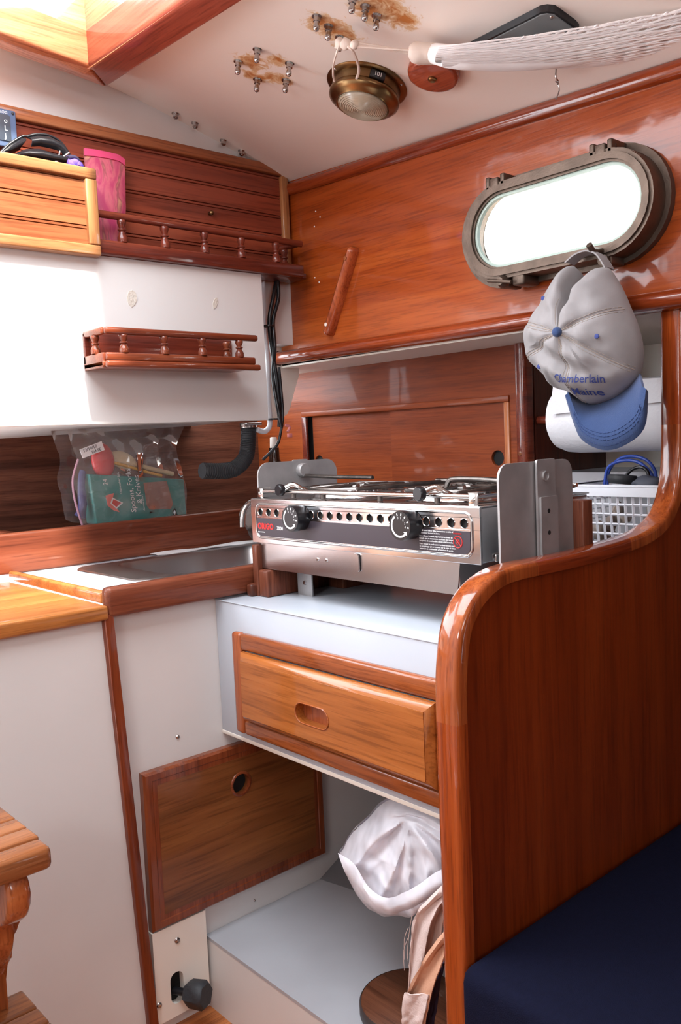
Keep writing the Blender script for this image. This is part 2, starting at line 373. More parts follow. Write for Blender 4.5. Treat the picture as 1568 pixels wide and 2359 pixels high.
def lathe(bm, prof, M=Matrix(), seg=24):
    rings = []
    for r, z in prof:
        if r < 1e-6: rings.append([bm.verts.new(M @ Vector((0, 0, z)))])
        else: rings.append([bm.verts.new(M @ Vector((r*math.cos(2*PI*k/seg), r*math.sin(2*PI*k/seg), z))) for k in range(seg)])
    for a, b in zip(rings, rings[1:]):
        if len(a) == 1 and len(b) == 1: continue
        for k in range(seg):
            j = (k+1) % seg
            if len(a) == 1: bm.faces.new((a[0], b[k], b[j]))
            elif len(b) == 1: bm.faces.new((a[k], b[0], a[j]))
            else: bm.faces.new((a[k], a[j], b[j], b[k]))
    return bm
def L1(*a, **k): return lathe(NB(), *a, **k)
def fr(origin, zdir, xdir=None):
    z = Vector(zdir).normalized(); x = Vector(xdir) if xdir else (Vector((1, 0, 0)) if abs(z.x) < .8 else Vector((0, 1, 0)))
    x = (x-z*x.dot(z)).normalized(); y = z.cross(x)
    return Matrix(((x.x, y.x, z.x, origin[0]), (x.y, y.y, z.y, origin[1]), (x.z, y.z, z.z, origin[2]), (0, 0, 0, 1)))
def sheet(bm, rows, thick=0.0):
    V = [[bm.verts.new(p) for p in r] for r in rows]
    for a, b in zip(V, V[1:]):
        for k in range(len(a)-1): bm.faces.new((a[k], a[k+1], b[k+1], b[k]))
    if thick:
        bmesh.ops.recalc_face_normals(bm, faces=bm.faces)
        bmesh.ops.solidify(bm, geom=list(bm.faces), thickness=thick)
    return bm
def text(s, size, M, extrude=.0002, align='LEFT', shear=0, spacing=1.0, bold=0, bend=None):
    cu = bpy.data.curves.new('txt', 'FONT'); cu.body = s; cu.size = size; cu.extrude = extrude; cu.align_x = align
    cu.shear = shear; cu.space_character = spacing; cu.offset = bold; cu.resolution_u = 3
    o = bpy.data.objects.new('txt', cu); C.objects.link(o); bpy.context.view_layer.update()
    me = bpy.data.meshes.new_from_object(o.evaluated_get(bpy.context.evaluated_depsgraph_get()))
    bm = NB(); bm.from_mesh(me); bpy.data.objects.remove(o); bpy.data.curves.remove(cu); bpy.data.meshes.remove(me)
    for v in bm.verts: v.co = M @ (bend(v.co) if bend else v.co)
    return bm
def face_mx(x, y, z):   # text on a face looking towards -X, reading towards -Y
    return Matrix(((0, 0, -1, x), (-1, 0, 0, y), (0, 1, 0, z), (0, 0, 0, 1)))
def n3(p, s=1.0, o=0): return noise.noise(Vector(p)*s+Vector((o, o*1.7, o*.3)))

def ceil_z(x, y): return .677-.203*(x-.3)**2-.055*(1.42-y)
def ceil_n(x, y): return Vector((-.406*(x-.3), .055, -1)).normalized()     # points down into the cabin

# ================================================================ THE SETTING
BOLTS_A = [(0.842,1.0936,0.5994),(0.8459,1.1497,0.6016),(0.8931,1.08,0.5869),(0.8947,1.166,0.5912),(0.921,1.1245,0.5825)]
BOLTS_B = [(0.8385,0.9489,0.5922),(0.8626,0.9518,0.587),(0.8896,0.9583,0.581),(0.8389,0.8757,0.5881),(0.8602,0.8731,0.5832),(0.8832,0.8751,0.578)]
BOLTS_C = [(0.8856,1.4041,0.6065),(0.925,1.4012,0.5967),(0.9906,1.4069,0.5795),(1.0321,1.4063,0.5675)]
SP = [(0.857,1.1315,0.5981),(0.8794,1.1603,0.5946),(0.8772,1.0888,0.5912),(0.9152,1.1272,0.5841),(0.9016,1.1414,0.5882),(0.8482,0.9558,0.5905),(0.8913,0.9536,0.5804),(0.8725,0.9511,0.5847),(0.8828,0.8478,0.5766),(0.9091,0.8491,0.5703),(0.8697,0.872,0.581),(0.8949,1.1581,0.5907),(0.8634,0.8446,0.5809)]
STAINS = [(p, r) for p, r in zip(SP, (.045, .03, .03, .03, .026, .04, .045, .05, .05, .04, .05, .03, .045))]
MT['ceil'] = ceilmat()

# ceiling with the hatch opening (crowned; falls away forward)
bm = NB(); xs = sorted(set([-.62+i*.09 for i in range(21)] + [-.05, .69, 1.165])); xs = [x for x in xs if x <= 1.165]
ys = sorted(set([-1.2+i*.131 for i in range(21)] + [.42, 1.335])); ys = [y for y in ys if y < 1.415]+[1.422]
vv = {}
for i, x in enumerate(xs):
    for j, y in enumerate(ys):
        vv[i, j] = (bm.verts.new((x, y, ceil_z(x, y))), bm.verts.new((x, y, ceil_z(x, y)+.03)))
for i in range(len(xs)-1):
    for j in range(len(ys)-1):
        if xs[i] >= -.051 and xs[i+1] <= .691 and ys[j] >= .419 and ys[j+1] <= 1.336: continue
        for k in (0, 1):
            bm.faces.new([vv[i, j][k], vv[i+1, j][k], vv[i+1, j+1][k], vv[i, j+1][k]])
ceiling = obj('ceiling', bm, MT['ceil'], kind='structure')
def cap_nut(p, long=True):
    n = ceil_n(p[0], p[1]); n = (n+Vector((0, 0, -.6))).normalized(); M = fr(Vector(p)-n*.001, n)
    b = NB(); lathe(b, [(0, 0), (.0078, 0), (.0078, .0018), (0, .0018)], M, 14)
    lathe(b, [(0, .0018), (.0056, .0018), (.0056, .008), (.0046, .0085)], M, 6)
    if long: lathe(b, [(.0040, .008), (.0034, .0115), (.0044, .0135), (.0046, .017), (.0034, .0205), (0, .0222)], M, 12)
    else: lathe(b, [(.0046, .0085), (.0030, .0105), (0, .0112)], M, 12)
    return obj('cap_nut', b, MT['chrome'], ceiling)
for p in BOLTS_A+BOLTS_B: cap_nut(p)
for p in BOLTS_C: cap_nut(p, False)

# aft wall: painted face above and below the lockers, open companionway to the left
b = NB()
prof = [(x, min(ceil_z(x, 1.42)+.01, .7)) for x in [1.17, 1.1, 1.0, .9, .8, .7, .6, .5]]
prism(b, [(.50, .0425), (1.025, .0435), (1.025, .322), (.50, .322)], 'y', 1.355, 1.400)
prism(b, [(.50, .20), (1.17, .20), (1.17, .32), (1.17, .321)]+prof, 'y', 1.422, 1.46)
box(b, 1.019, 1.025, 1.40, 1.47, .045, .322)
wall_aft = obj('wall_aft', b, MT['cab'], kind='structure')
prof = [(x, ceil_z(x, 1.42)+.01) for x in (-.62, -.5, -.42)]
obj('wall_aft_port', P1([(-.62, -.9), (-.42, -.9)]+prof[::-1], 'y', 1.422, 1.46), MT['cab'], kind='structure')
obj('wall_aft_lower', B1(-.62, .20, 1.53, 1.56, -.9, .046), MT['cab'], kind='structure')
obj('trim_1', B1(-.42, .50, 1.40, 1.46, .02, .046, .004), W['trim_x'], kind='structure')
# sloping underside behind the white face, down to the back board
b = NB(); q = [b.verts.new(p) for p in ((.2, 1.398, .0445), (1.006, 1.398, .0455), (1.10, 1.76, .045), (.2, 1.76, .0135))]
q2 = [b.verts.new(v.co+Vector((0, 0, .012))) for v in q]
b.faces.new(q); b.faces.new(q2[::-1])
for i in range(4): b.faces.new((q[i], q[(i+1) % 4], q2[(i+1) % 4], q2[i]))
obj('ceiling_galley_recess', b, MT['cab'], kind='structure')
# liner corner that carries on under the side deck
LC = [(1.1021,1.466,0.0481),(1.1355,1.466,0.0475),(1.1486,1.466,0.051),(1.1597,1.466,0.0583),(1.1689,1.466,0.0712),(1.1816,1.466,0.1037),(1.1972,1.466,0.1402),(1.2011,1.466,0.1646)]
b = P1([(p[0], p[2]) for p in LC]+[(LC[-1][0], .40), (LC[0][0], .40)], 'y', 1.466, 1.50)
obj('wall_liner_corner', b, MT['gel'], kind='structure')
# underside of the side deck
b = NB()
prism(b, [(1.150, .1565), (1.28, .156), (1.60, .150), (1.60, .18), (1.150, .18)], 'y', .3, 1.80)
obj('ceiling_side_deck', b, MT['gel'], kind='structure')
# back board of the galley recess and the counter under it
obj('wall_galley_back', B1(.2, 1.30, 1.75, 1.77, -.25, .10), W['teakback'], kind='structure')

MT['glue'] = plain('dried_glue', (206, 198, 186), .6, bump=.6, bs=300)
for P in ([(0.7397,1.3545,0.2666),(0.7465,1.3545,0.2701),(0.7528,1.3545,0.2662),(0.7553,1.3545,0.2546),(0.7497,1.3545,0.2454),(0.7436,1.3545,0.2406),(0.7382,1.3545,0.2461),(0.7357,1.3545,0.2561)], [(0.9135,1.3545,0.2662),(0.9195,1.3545,0.2706),(0.9219,1.3545,0.2629),(0.9173,1.3545,0.2523),(0.9114,1.3545,0.2487),(0.9101,1.3545,0.2581)]):
    obj('glue_mark', P1([(p[0], p[2]) for p in P], 'y', 1.3540, 1.3552), MT['glue'], wall_aft)
# cabin side with the porthole cut through it
b = NB()
YA, YB = -1.2, 1.462
holeplate(b, 'x', 1.15, 1.18, (.35, 1.15, .16, .46), (.755, .311), stadium(.152, .064), 56)
zt = lambda y: .521+.05*(y-1.4)
box(b, 1.15, 1.18, 1.15, 1.462, .16, .46)
prism(b, [(-1.2, .16), (.35, .16), (.35, zt(.35)+.01), (-1.2, zt(-1.2)+.01)], 'x', 1.15, 1.18)
prism(b, [(.35, .46), (1.462, .46), (1.462, zt(1.462)+.01), (.35, zt(.35)+.01)], 'x', 1.15, 1.18)
wall_side = obj('wall_cabin_side', b, W['cabin'], kind='structure', smooth=False)
# cornice trim and sill trim
b = NB(); tube(b, [(1.146, -1.2, zt(-1.2)-.004), (1.146, 1.42, zt(1.42)-.004)], .011, 12)
box(b, 1.14, 1.152, -1.2, 1.42, .0, .001)
b.clear()
def rail(bm, y0, y1, z0, z1, xc, rx, rz, seg=14):
    A = []; 
    for y, z in ((y0, z0), (y1, z1)):
        A.append([bm.verts.new((xc+rx*math.cos(2*PI*k/seg), y, z+rz*math.sin(2*PI*k/seg))) for k in range(seg)])
    for k in range(seg): bm.faces.new((A[0][k], A[0][(k+1) % seg], A[1][(k+1) % seg], A[1][k]))
    bm.faces.new(A[0]); bm.faces.new(A[1][::-1]); return bm
obj('trim_2', rail(NB(), -1.2, 1.418, zt(-1.2)-.008, zt(1.418)-.008, 1.149, .011, .013), W['trim_y'], kind='structure')
b = rail(NB(), -1.2, 1.464, .158, .176, 1.143, .020, .014)
lathe(b, [(0, .012), (.010, .010), (.0145, .004), (.0155, 0)], fr((1.141, 1.462, .176), (0, 1, 0)), 14)
obj('trim_3', b, W['trim_y'], kind='structure')
# small filled screw marks on the cabin side
b = NB()
for p in [(1.15,1.3309,0.4524),(1.15,1.3186,0.4388),(1.15,1.337,0.4241)]+[(1.15,1.3427,0.3247),(1.15,1.33,0.3141)]:
    lathe(b, [(0, 0), (.0016, 0), (.0013, .0008), (0, .001)], fr(p, (-1, 0, 0)), 8)
obj('filler_dot', b, MT['paper'], wall_side)
# floor, sole, far walls behind the camera
obj('floor', B1(-.62, 1.6, -1.2, 1.75, -.93, -.905), W['sole'], kind='structure')
b = P1([(-1.2, -.9), (1.422, -.9), (1.422, .56), (-1.2, .42)], 'x', -.65, -.62)
obj('wall_port_side', b, MT['cab'], kind='structure')
b = NB(); box(b, -.62, 1.6, -1.23, -1.2, -.9, .7)
obj('wall_forward', b, W['endpanel'], kind='structure')
obj('wall_hull', B1(1.535, 1.56, .60, 1.8, -.9, .2), MT['gel'], kind='structure')
obj('wall_hull_berth', P1([(1.62, .18), (1.65, .18), (1.65, -.9), (1.62, -.9)], 'y', -1.2, .60), W['lockerdark'], kind='structure')
obj('ceiling_side_deck_forward', B1(1.15, 1.62, -1.2, .3, .16, .18), MT['gel'], kind='structure')

# ---------------------------------------------------------------- porthole
win = thing('window_1', '', '', (1.15, .755, .311)); del win['label']; del win['category']; win['kind'] = 'structure'
CY, CZ = .765, .313
b = NB()
fl_o = stad_pts(CY, CZ, .181, .084, 16); fl_i = stad_pts(.757, .311, .155, .066, 16)
band(b, fl_o, fl_i, 'x', 1.138, 1.152)
obj('outer_flange', b, MT['bronze'], win)
b = NB(); band(b, stad_pts(.760, .311, .168, .075, 16), stad_pts(.755, .310, .150, .062, 16), 'x', 1.112, 1.139)
obj('spigot_ring', b, MT['bronze'], win)
b = NB()
o1 = stad_pts(.752, .309, .163, .073, 16); i1 = stad_pts(.750, .309, .1435, .055, 16)
band(b, o1, i1, 'x', 1.100, 1.112); 
band(b, stad_pts(.752, .309, .158, .068, 16), stad_pts(.750, .309, .147, .0585, 16), 'x', 1.096, 1.100)
sash = obj('sash_ring', b, MT['bronze'], win)
b = NB(); band(b, stad_pts(.750, .309, .1437, .0552, 16), stad_pts(.750, .309, .1395, .051, 16), 'x', 1.1035, 1.110)
obj('gasket', b, plain('pale_green_gasket', (170, 190, 180), .5), sash)
obj('glass', P1(stad_pts(.750, .309, .1437, .0552, 16), 'x', 1.110, 1.116), MT['glass'], sash)
b = NB(); band(b, stad_pts(.755, .311, .152, .064, 16), stad_pts(.755, .311, .1495, .0615, 16), 'x', 1.14, 1.21)
obj('outer_sleeve', b, MT['gel'], win)
for y in (.850, .667):
    b = NB()
    for dy in (-.014, .014): box(b, 1.100, 1.14, y+dy-.004, y+dy+.004, .374, .394, .002)
    box(b, 1.098, 1.12, y-.008, y+.008, .368, .390, .002)
    tube(b, [(1.112, y-.019, .386), (1.112, y+.019, .386)], .003, 8)
    obj('hinge', b, MT['bronze'], win)
b = NB(); box(b, 1.104, 1.14, .832, .846, .222, .240, .003); lathe(b, [(0, 0), (.009, 0), (.010, .006), (.006, .014), (0, .015)], fr((1.104, .838, .231), (-1, 0, 0)), 14)
tube(b, [(1.093, .862, .236), (1.090, .838, .231), (1.093, .818, .227)], .003, 8)
obj('dog_latch', b, MT['bronze'], win)
b = NB(); box(b, 1.10, 1.14, .800, .822, .222, .238, .003); obj('latch_lug', b, MT['bronze'], win)
b = NB(); box(b, 1.104, 1.14, .655, .675, .226, .242, .003)
tube(b, [(1.10, .666, .245), (1.075, .666, .243), (1.066, .666, .250)], .0045, 10)
lathe(b, [(0, 0), (.008, 0), (.008, .008), (0, .010)], fr((1.104, .664, .232), (-1, 0, 0)), 14)
obj('dog_latch', b, MT['bronze'], win)

# ================================================================ hatch coaming overhead
hc = thing('hatch_coaming', 'varnished wooden hatch surround framing the bright opening overhead', 'hatch frame', (.31, .93, .60))
zh = .600
def hz(x, y): return zh+.16*(.70-x)*.6+.03*(y-1.31)*1.2
# inner boards (rise to the deck)
obj('aft_board', P1([(-.07, hz(-.07, 1.31)+.005), (.674, hz(.674, 1.31)), (.674, .72), (-.07, .74)], 'y', 1.312, 1.333), W['hatch'], hc)
obj('outboard_board', P1([(.40, hz(.67, .53)), (1.312, hz(.67, 1.31)), (1.312, .72), (.40, .70)], 'x', .671, .690), W['hatchy'], hc)
obj('forward_board', P1([(-.07, .59), (.674, .56), (.674, .70), (-.07, .72)], 'y', .40, .42), W['hatch'], hc)
obj('inboard_board', P1([(.40, .60), (1.312, .62), (1.312, .74), (.40, .72)], 'x', -.07, -.05), W['hatchy'], hc)
def lip(name, pts, mat):
    b = NB(); lo = [b.verts.new((x, y, hz(x, y))) for x, y in pts]; hi = [b.verts.new((x, y, hz(x, y)+.055)) for x, y in pts]
    fs = [b.faces.new(lo), b.faces.new(hi[::-1])]+[b.faces.new((lo[i], lo[(i+1) % 4], hi[(i+1) % 4], hi[i])) for i in range(4)]
    bmesh.ops.bevel(b, geom=list(fs[0].edges), offset=.007, segments=3, profile=.5, affect='EDGES')
    return obj(name, b, mat, hc)
lip('aft_lip', [(-.07, 1.306), (.668, 1.306), (.724, 1.358), (-.07, 1.358)], W['hatch'])
lip('outboard_lip', [(.668, .40), (.724, .40), (.724, 1.358), (.668, 1.306)], W['hatchlip'])

# ================================================================ ceiling fittings
dp = [(0.9953,1.0142,0.5565)][0]
dn = ceil_n(dp[0], dp[1]); dM = fr(Vector(dp), dn)
dl = thing('dome_light', 'round brass dome lamp with ribbed glass lens on the white headliner', 'ceiling lamp', dp)
obj('base_flange', L1([(.0, -.001), (.064, -.001), (.0645, .002), (.062, .004), (.055, .005), (.054, .018), (.0, .018)], dM, 48), MT['brass'], dl)
obj('bezel', L1([(.0, .017), (.054, .017), (.0565, .021), (.056, .026), (.050, .031), (.044, .034), (.0425, .036), (.040, .035)], dM, 48), MT['brass'], dl)
b = NB(); pr = [(.0405, .033)]
for i in range(14):
    r = .040*(1-i/14.); z = .034+.011*math.sqrt(max(0, 1-(r/.041)**2)); pr.append((r, z)); pr.append((r-.0012, z-.0006))
pr.append((0, .046)); lathe(b, pr, dM, 40); obj('ribbed_lens', b, MT['lens'], dl)
def dm(u, v, wz): return dM @ Vector((u, v, wz))
sdir = (Vector([(0.9813,0.9828,0.5587)][0])-Vector(dp)); sdir = (sdir-dn*sdir.dot(dn)).normalized(); sside = dn.cross(sdir)
b = B1(-.012, .012, -.006, .006, -.004, .004, .001)
Ms = Matrix(((sside.x, dn.x, sdir.x, 0), (sside.y, dn.y, sdir.y, 0), (sside.z, dn.z, sdir.z, 0), (0, 0, 0, 1)))
for v in b.verts: v.co = Ms @ v.co + Vector(dp)+dn*.0115+sdir*.0545
sw = obj('rocker_switch', b, MT['blackp'], dl)
b = text('101', .009, Matrix.Translation(Vector(dp)+dn*.0145+sdir*.0592) @ Matrix(((sside.x*-1, -dn.x, sdir.x, 0), (sside.y*-1, -dn.y, sdir.y, 0), (sside.z*-1, -dn.z, sdir.z, 0), (0, 0, 0, 1))), align='CENTER')
obj('switch_marks', b, MT['ink'], sw)
for a in range(3):
    an = 1.2+a*2.1; p = dM @ Vector((.060*math.cos(an), .060*math.sin(an), .0035))
    obj('screw', L1([(0, .0022), (.0022, .0015), (.003, 0), (0, 0)], fr(p, dn), 10), MT['chrome'], dl)

wp = [(1.0158,0.8905,0.5439)][0]; wn = ceil_n(wp[0], wp[1]); wM = fr(Vector(wp), wn)
wd = thing('wooden_boss', 'round reddish wooden disc screwed to the headliner, partly behind the white net', 'ceiling disc', wp)
obj('disc', L1([(0, -.001), (.039, -.001), (.0395, .008), (.037, .0135), (.033, .015), (0, .015)], wM, 40), wood('boss_wood', (120, 50, 34), (150, 68, 46), (168, 84, 58), 'y', .25, .8, .8), wd)
obj('screw', L1([(.0, .0145), (.0065, .0145), (.0068, .017), (.005, .0185), (.003, .0175), (0, .0175)], wM, 16), MT['brass'], wd)
vp = [(0.9851,0.7982,0.5415),(0.972,0.6735,0.5383),(0.9797,0.6541,0.5351),(1.0267,0.6508,0.5215),(1.0295,0.6737,0.5219),(1.0287,0.7574,0.5268)]
vt = thing('ceiling_hatch_pad', 'flat grey panel with a dark rounded rim on the headliner above the net', 'ceiling panel', vp[1])
vcen = sum((Vector(p) for p in vp), Vector())/len(vp)
def vent_poly(s, dz0, dz1):
    c = [(0.9941,0.8214,0.5463),(0.9808,0.6897,0.5427),(0.9791,0.6764,0.5425),(0.9817,0.6671,0.5412),(0.988,0.6597,0.5391),(1.0236,0.6532,0.5285),(1.032,0.6535,0.5261),(1.0368,0.6586,0.5249),(1.0372,0.672,0.5255),(1.0333,0.7832,0.5328)]
    cc = sum((Vector(p) for p in c), Vector())/len(c); b = NB(); A = []; D = []
    for p in c:
        v = cc+(Vector(p)-cc)*s; z = ceil_z(v.x, v.y); A.append(b.verts.new((v.x, v.y, z-dz0))); D.append(b.verts.new((v.x, v.y, z-dz1)))
    b.faces.new(A); b.faces.new(D[::-1])
    for i in range(len(A)): b.faces.new((A[i], A[(i+1) % len(A)], D[(i+1) % len(A)], D[i]))
    return b
obj('rim', vent_poly(1.0, -.002, .009), MT['blackp'], vt); obj('face', vent_poly(.90, .008, .0105), MT['greydk'], vt)
obj('screw', L1([(0, .002), (.002, .0015), (.003, 0), (0, 0)], fr(Vector([(0.9919,0.6679,0.5279)][0]), wn), 10), MT['chrome'], vt)

# small hook with a hanging pin below the net
hp = [(1.0888,0.727,0.5126)][0]
b = T1([hp, (hp[0]-.002, hp[1], hp[2]-.016), (hp[0]+.004, hp[1], hp[2]-.021), (hp[0]+.001, hp[1]-.001, hp[2]-.026), (hp[0]-.003, hp[1], hp[2]-.022)], .0012, 6, 4)
tube(b, [(hp[0]+.001, hp[1], hp[2]-.022), (hp[0]+.003, hp[1]-.002, hp[2]-.034), (hp[0]-.001, hp[1]+.002, hp[2]-.047)], .0009, 6, 3)
single('hook', b, MT['chrome'], 'small metal hook with a thin pin dangling below the white net', 'hook')

# ================================================================ upper aft locker (tongue boards)
ul = thing('upper_locker', 'dark mahogany tongue-and-groove locker front above the baluster shelf', 'locker', (.85, 1.42, .32))
X0, X1 = .30, 1.1435
def bead_plank(z0, z1, x0, x1, yf, yb, par, mat):
    g = .0004
    pf = [(yb, z0), (yf+.0028, z0), (yf, z0+.0008), (yf, z1-.0066), (yf+.0028, z1-.0056), (yf, z1-.0046), (yf, z1-.0012), (yf+.0028, z1-g), (yb, z1-g)]
    obj('plank', P1(pf, 'x', x0, x1), mat, par)
zg = [.325, .342, .381, .4195, .4575, .4965, .5355, .546]
for a, c in zip(zg, zg[1:]): bead_plank(a, c, X0, 1.128, 1.4125, 1.421, ul, W['bead'])
# frame follows the deck: top rail and right stile
obj('top_rail', B1(X0, 1.1435, 1.404, 1.421, .5365, .5555, .003), W['palerail'], ul)
obj('stile', B1(1.126, 1.1435, 1.404, 1.421, .324, .5365, .003), W['palez'], ul)
obj('locker_knob', L1([(0, .012), (.003, .0115), (.0045, .009), (.003, .005), (.0035, 0), (0, 0)], fr([(0.9525,1.4125,0.4389)][0], (0, -1, 0)), 14), MT['brass'], ul)

# instrument on the locker face (mostly off frame)
ip = thing('instrument_panel', 'blue-grey gauge panel fixed to the boards beside the black visor', 'instrument', (.56, 1.412, .489))
obj('bezel', B1(.48, .584, 1.400, 1.4125, .487, .546, .002), MT['instr'], ip)
obj('screen', P1(rrect(.49, .5735, .496, .537, .004), 'y', 1.3985, 1.4005), MT['instrdk'], ip)
tM = Matrix(((1, 0, 0, .5655), (0, 0, -1, 1.3984), (0, 1, 0, .527), (0, 0, 0, 1)))
b = NB()
def addbm(dst, s_):
    me = bpy.data.meshes.new('t'); s_.to_mesh(me); s_.free(); dst.from_mesh(me); bpy.data.meshes.remove(me); return dst
for k, (s_, zz) in enumerate((('o', .524), ('L', .512), ('J', .500))): addbm(b, text(s_, .011, Matrix(((1, 0, 0, .563), (0, 0, -1, 1.3984), (0, 1, 0, zz), (0, 0, 0, 1)))))
addbm(b, text('LOG', .006, Matrix(((1, 0, 0, .558), (0, 0, -1, 1.3996), (0, 1, 0, .5385), (0, 0, 0, 1)))))
obj('markings', b, MT['ink'], ip)
obj('screw', L1([(0, .0012), (.002, .001), (.0025, 0), (0, 0)], fr((.579, 1.400, .541), (0, -1, 0)), 10), MT['blackp'], ip)

# ---------------------------------------------------------------- baluster shelf
def baluster(par, x, y, z0, z1, r, mat, name='baluster'):
    h = z1-z0; pf = [(0, 0), (.95, 0), (1, .05), (1, .22), (.78, .36), (.55, .46), (.62, .50), (.85, .54), (.85, .58), (.55, .63), (.60, .68), (.9, .86), (.9, .95), (.8, 1), (0, 1)]
    return obj(name, L1([(a*r, t*h) for a, t in pf], fr((x, y, z0), (0, 0, 1)), 16), mat, par)
gs = thing('baluster_shelf', 'dark red wooden fiddle-rail shelf spanning the boards below the locker', 'shelf', (.9, 1.38, .322))
obj('shelf_board', B1(.681, 1.136, 1.352, 1.4035, .3225, .334, .002), W['railred'], gs)
obj('fascia', B1(.681, 1.121, 1.340, 1.3545, .3225, .3465, .003), W['railred'], gs)
b = rail_bm = NB(); tube(b, [(.681, 1.3465, .3885), (1.121, 1.3465, .3885)], .0065, 12); obj('top_rail', b, W['railred'], gs)
for x in (.730, .812, .894, .975, 1.057): baluster(gs, x, 1.3465, .346, .383, .0085, W['railred'])
baluster(gs, 1.108, 1.385, .346, .383, .0085, W['railred'])
obj('return_rail', T1([(1.1155, 1.347, .3885), (1.108, 1.4035, .3885)], .006, 10), W['railred'], gs)
obj('return_fascia', B1(1.108, 1.120, 1.352, 1.4035, .323, .3465, .002), W['railred'], gs)

# ---------------------------------------------------------------- open bin on the left
bn = thing('wall_bin', 'golden tongue-board bin with pale frame, sunglasses sticking out of its top', 'bin', (.5, 1.38, .316))
zb = [.332, .3645, .4035, .442]
for a, c in zip(zb, zb[1:]): bead_plank(a, c, .34, .664, 1.340, 1.348, bn, W['binplank'])
obj('top_rail', B1(.34, .684, 1.333, 1.350, .4385, .4565, .003), W['pale'], bn)
obj('bottom_rail', B1(.34, .684, 1.333, 1.3545, .3165, .334, .003), W['pale'], bn)
obj('stile', B1(.6635, .6835, 1.333, 1.350, .334, .4385, .002), W['palez'], bn)
obj('end_board', B1(.672, .680, 1.350, 1.4115, .32, .440, .001), W['bead'], bn)
obj('bottom_board', B1(.34, .680, 1.350, 1.4115, .3225, .332, .001), W['railred'], bn)

# black wraparound visor / sunglasses and purple cloth in the bin
vs = thing('sunglasses', 'shiny black wraparound sunglasses lying folded on top of the golden bin', 'sunglasses', (.61, 1.38, .456))
rim = [(0.5493,1.385,0.4709),(0.5627,1.385,0.4853),(0.586,1.385,0.5011),(0.6065,1.385,0.5091),(0.6284,1.385,0.5127),(0.6464,1.385,0.5072),(0.6582,1.385,0.4955),(0.6657,1.385,0.485)]
lens = [(0.5873,1.375,0.4965),(0.6055,1.375,0.5034),(0.625,1.375,0.5051),(0.6421,1.375,0.4988),(0.6546,1.375,0.4873),(0.6607,1.375,0.4787),(0.643,1.375,0.4714)]
def shell_strip(top, bot, dy, mat, name, par, th=.0015):
    rows = []
    for k in range(7):
        t = k/6; rows.append([Vector(a).lerp(Vector(c), t)+Vector((0, -dy*math.sin(PI*t), 0)) for a, c in zip(top, bot)])
    return obj(name, sheet(NB(), rows, th), mat, par)
tp = [(0.5494,1.385,0.4722),(0.5641,1.385,0.4862),(0.5847,1.385,0.5015),(0.5902,1.385,0.5006)]; bt = [(0.5498,1.38,0.467),(0.5639,1.38,0.4722),(0.5767,1.38,0.4779),(0.583,1.38,0.4871)]
shell_strip(tp, bt, .010, MT['blackp'], 'lens', vs)
tp = [(0.5932,1.385,0.5025),(0.6101,1.385,0.5098),(0.6298,1.385,0.5123),(0.6471,1.385,0.5066),(0.6589,1.385,0.495),(0.6664,1.385,0.4837)]; bt = [(0.595,1.375,0.4859),(0.608,1.375,0.489),(0.6238,1.375,0.4892),(0.6369,1.375,0.4882),(0.6456,1.375,0.4857),(0.6506,1.375,0.4728)]
shell_strip(tp, bt, .012, MT['blackp'], 'lens', vs)
obj('brow_bar', T1([(0.5474,1.384,0.4696),(0.5637,1.384,0.4866),(0.5843,1.384,0.5018),(0.5929,1.384,0.5042),(0.6098,1.384,0.5108),(0.6294,1.384,0.5126),(0.6474,1.384,0.5071),(0.6592,1.384,0.4947),(0.6666,1.384,0.4821)], .0022, 8, 4), MT['blackp'], vs)
tp = [(0.5618,1.372,0.467),(0.5849,1.372,0.4799),(0.6064,1.372,0.4845),(0.6278,1.372,0.4816),(0.6497,1.372,0.4801)]; bt = [(0.5598,1.365,0.4582),(0.5807,1.365,0.4619),(0.6019,1.365,0.463),(0.6235,1.365,0.4641),(0.6455,1.365,0.4652)]
shell_strip(tp, bt, .012, MT['blackp'], 'case_body', vs)
obj('temple_arm', T1([(0.6219,1.362,0.4603),(0.6321,1.362,0.4702),(0.6367,1.362,0.4833)], .0013, 6, 4), MT['chrome'], vs)
obj('temple_arm', T1([(0.6264,1.362,0.4624),(0.6412,1.362,0.4746),(0.6522,1.362,0.4834)], .0014, 6, 4), MT['chrome'], vs)
obj('strap', T1([(0.6485,1.37,0.4752),(0.6578,1.37,0.4796),(0.6676,1.37,0.48),(0.674,1.37,0.4742),(0.6781,1.37,0.4679),(0.6845,1.37,0.462)], .0035, 8, 4, rfn=lambda t: .0045-.003*t), MT['darkcloth'], vs)
b = NB(); P = [(0.6389,1.37,0.4653),(0.6481,1.37,0.4696),(0.6554,1.37,0.4682),(0.6631,1.37,0.4709),(0.6705,1.37,0.4687)]
for i, p in enumerate(P):
    M = Matrix.Translation(Vector(p)) @ Matrix.Diagonal((1.3, .9, .8, 1)); bmesh.ops.create_icosphere(b, subdivisions=2, radius=.008, matrix=M)
for v in b.verts: v.co += Vector((n3(v.co, 120), n3(v.co, 120, 5), n3(v.co, 120, 9)))*.003
single('purple_cloth', b, MT['purple'], 'crumpled purple cloth poking out of the golden bin by the pink packet', 'cloth')
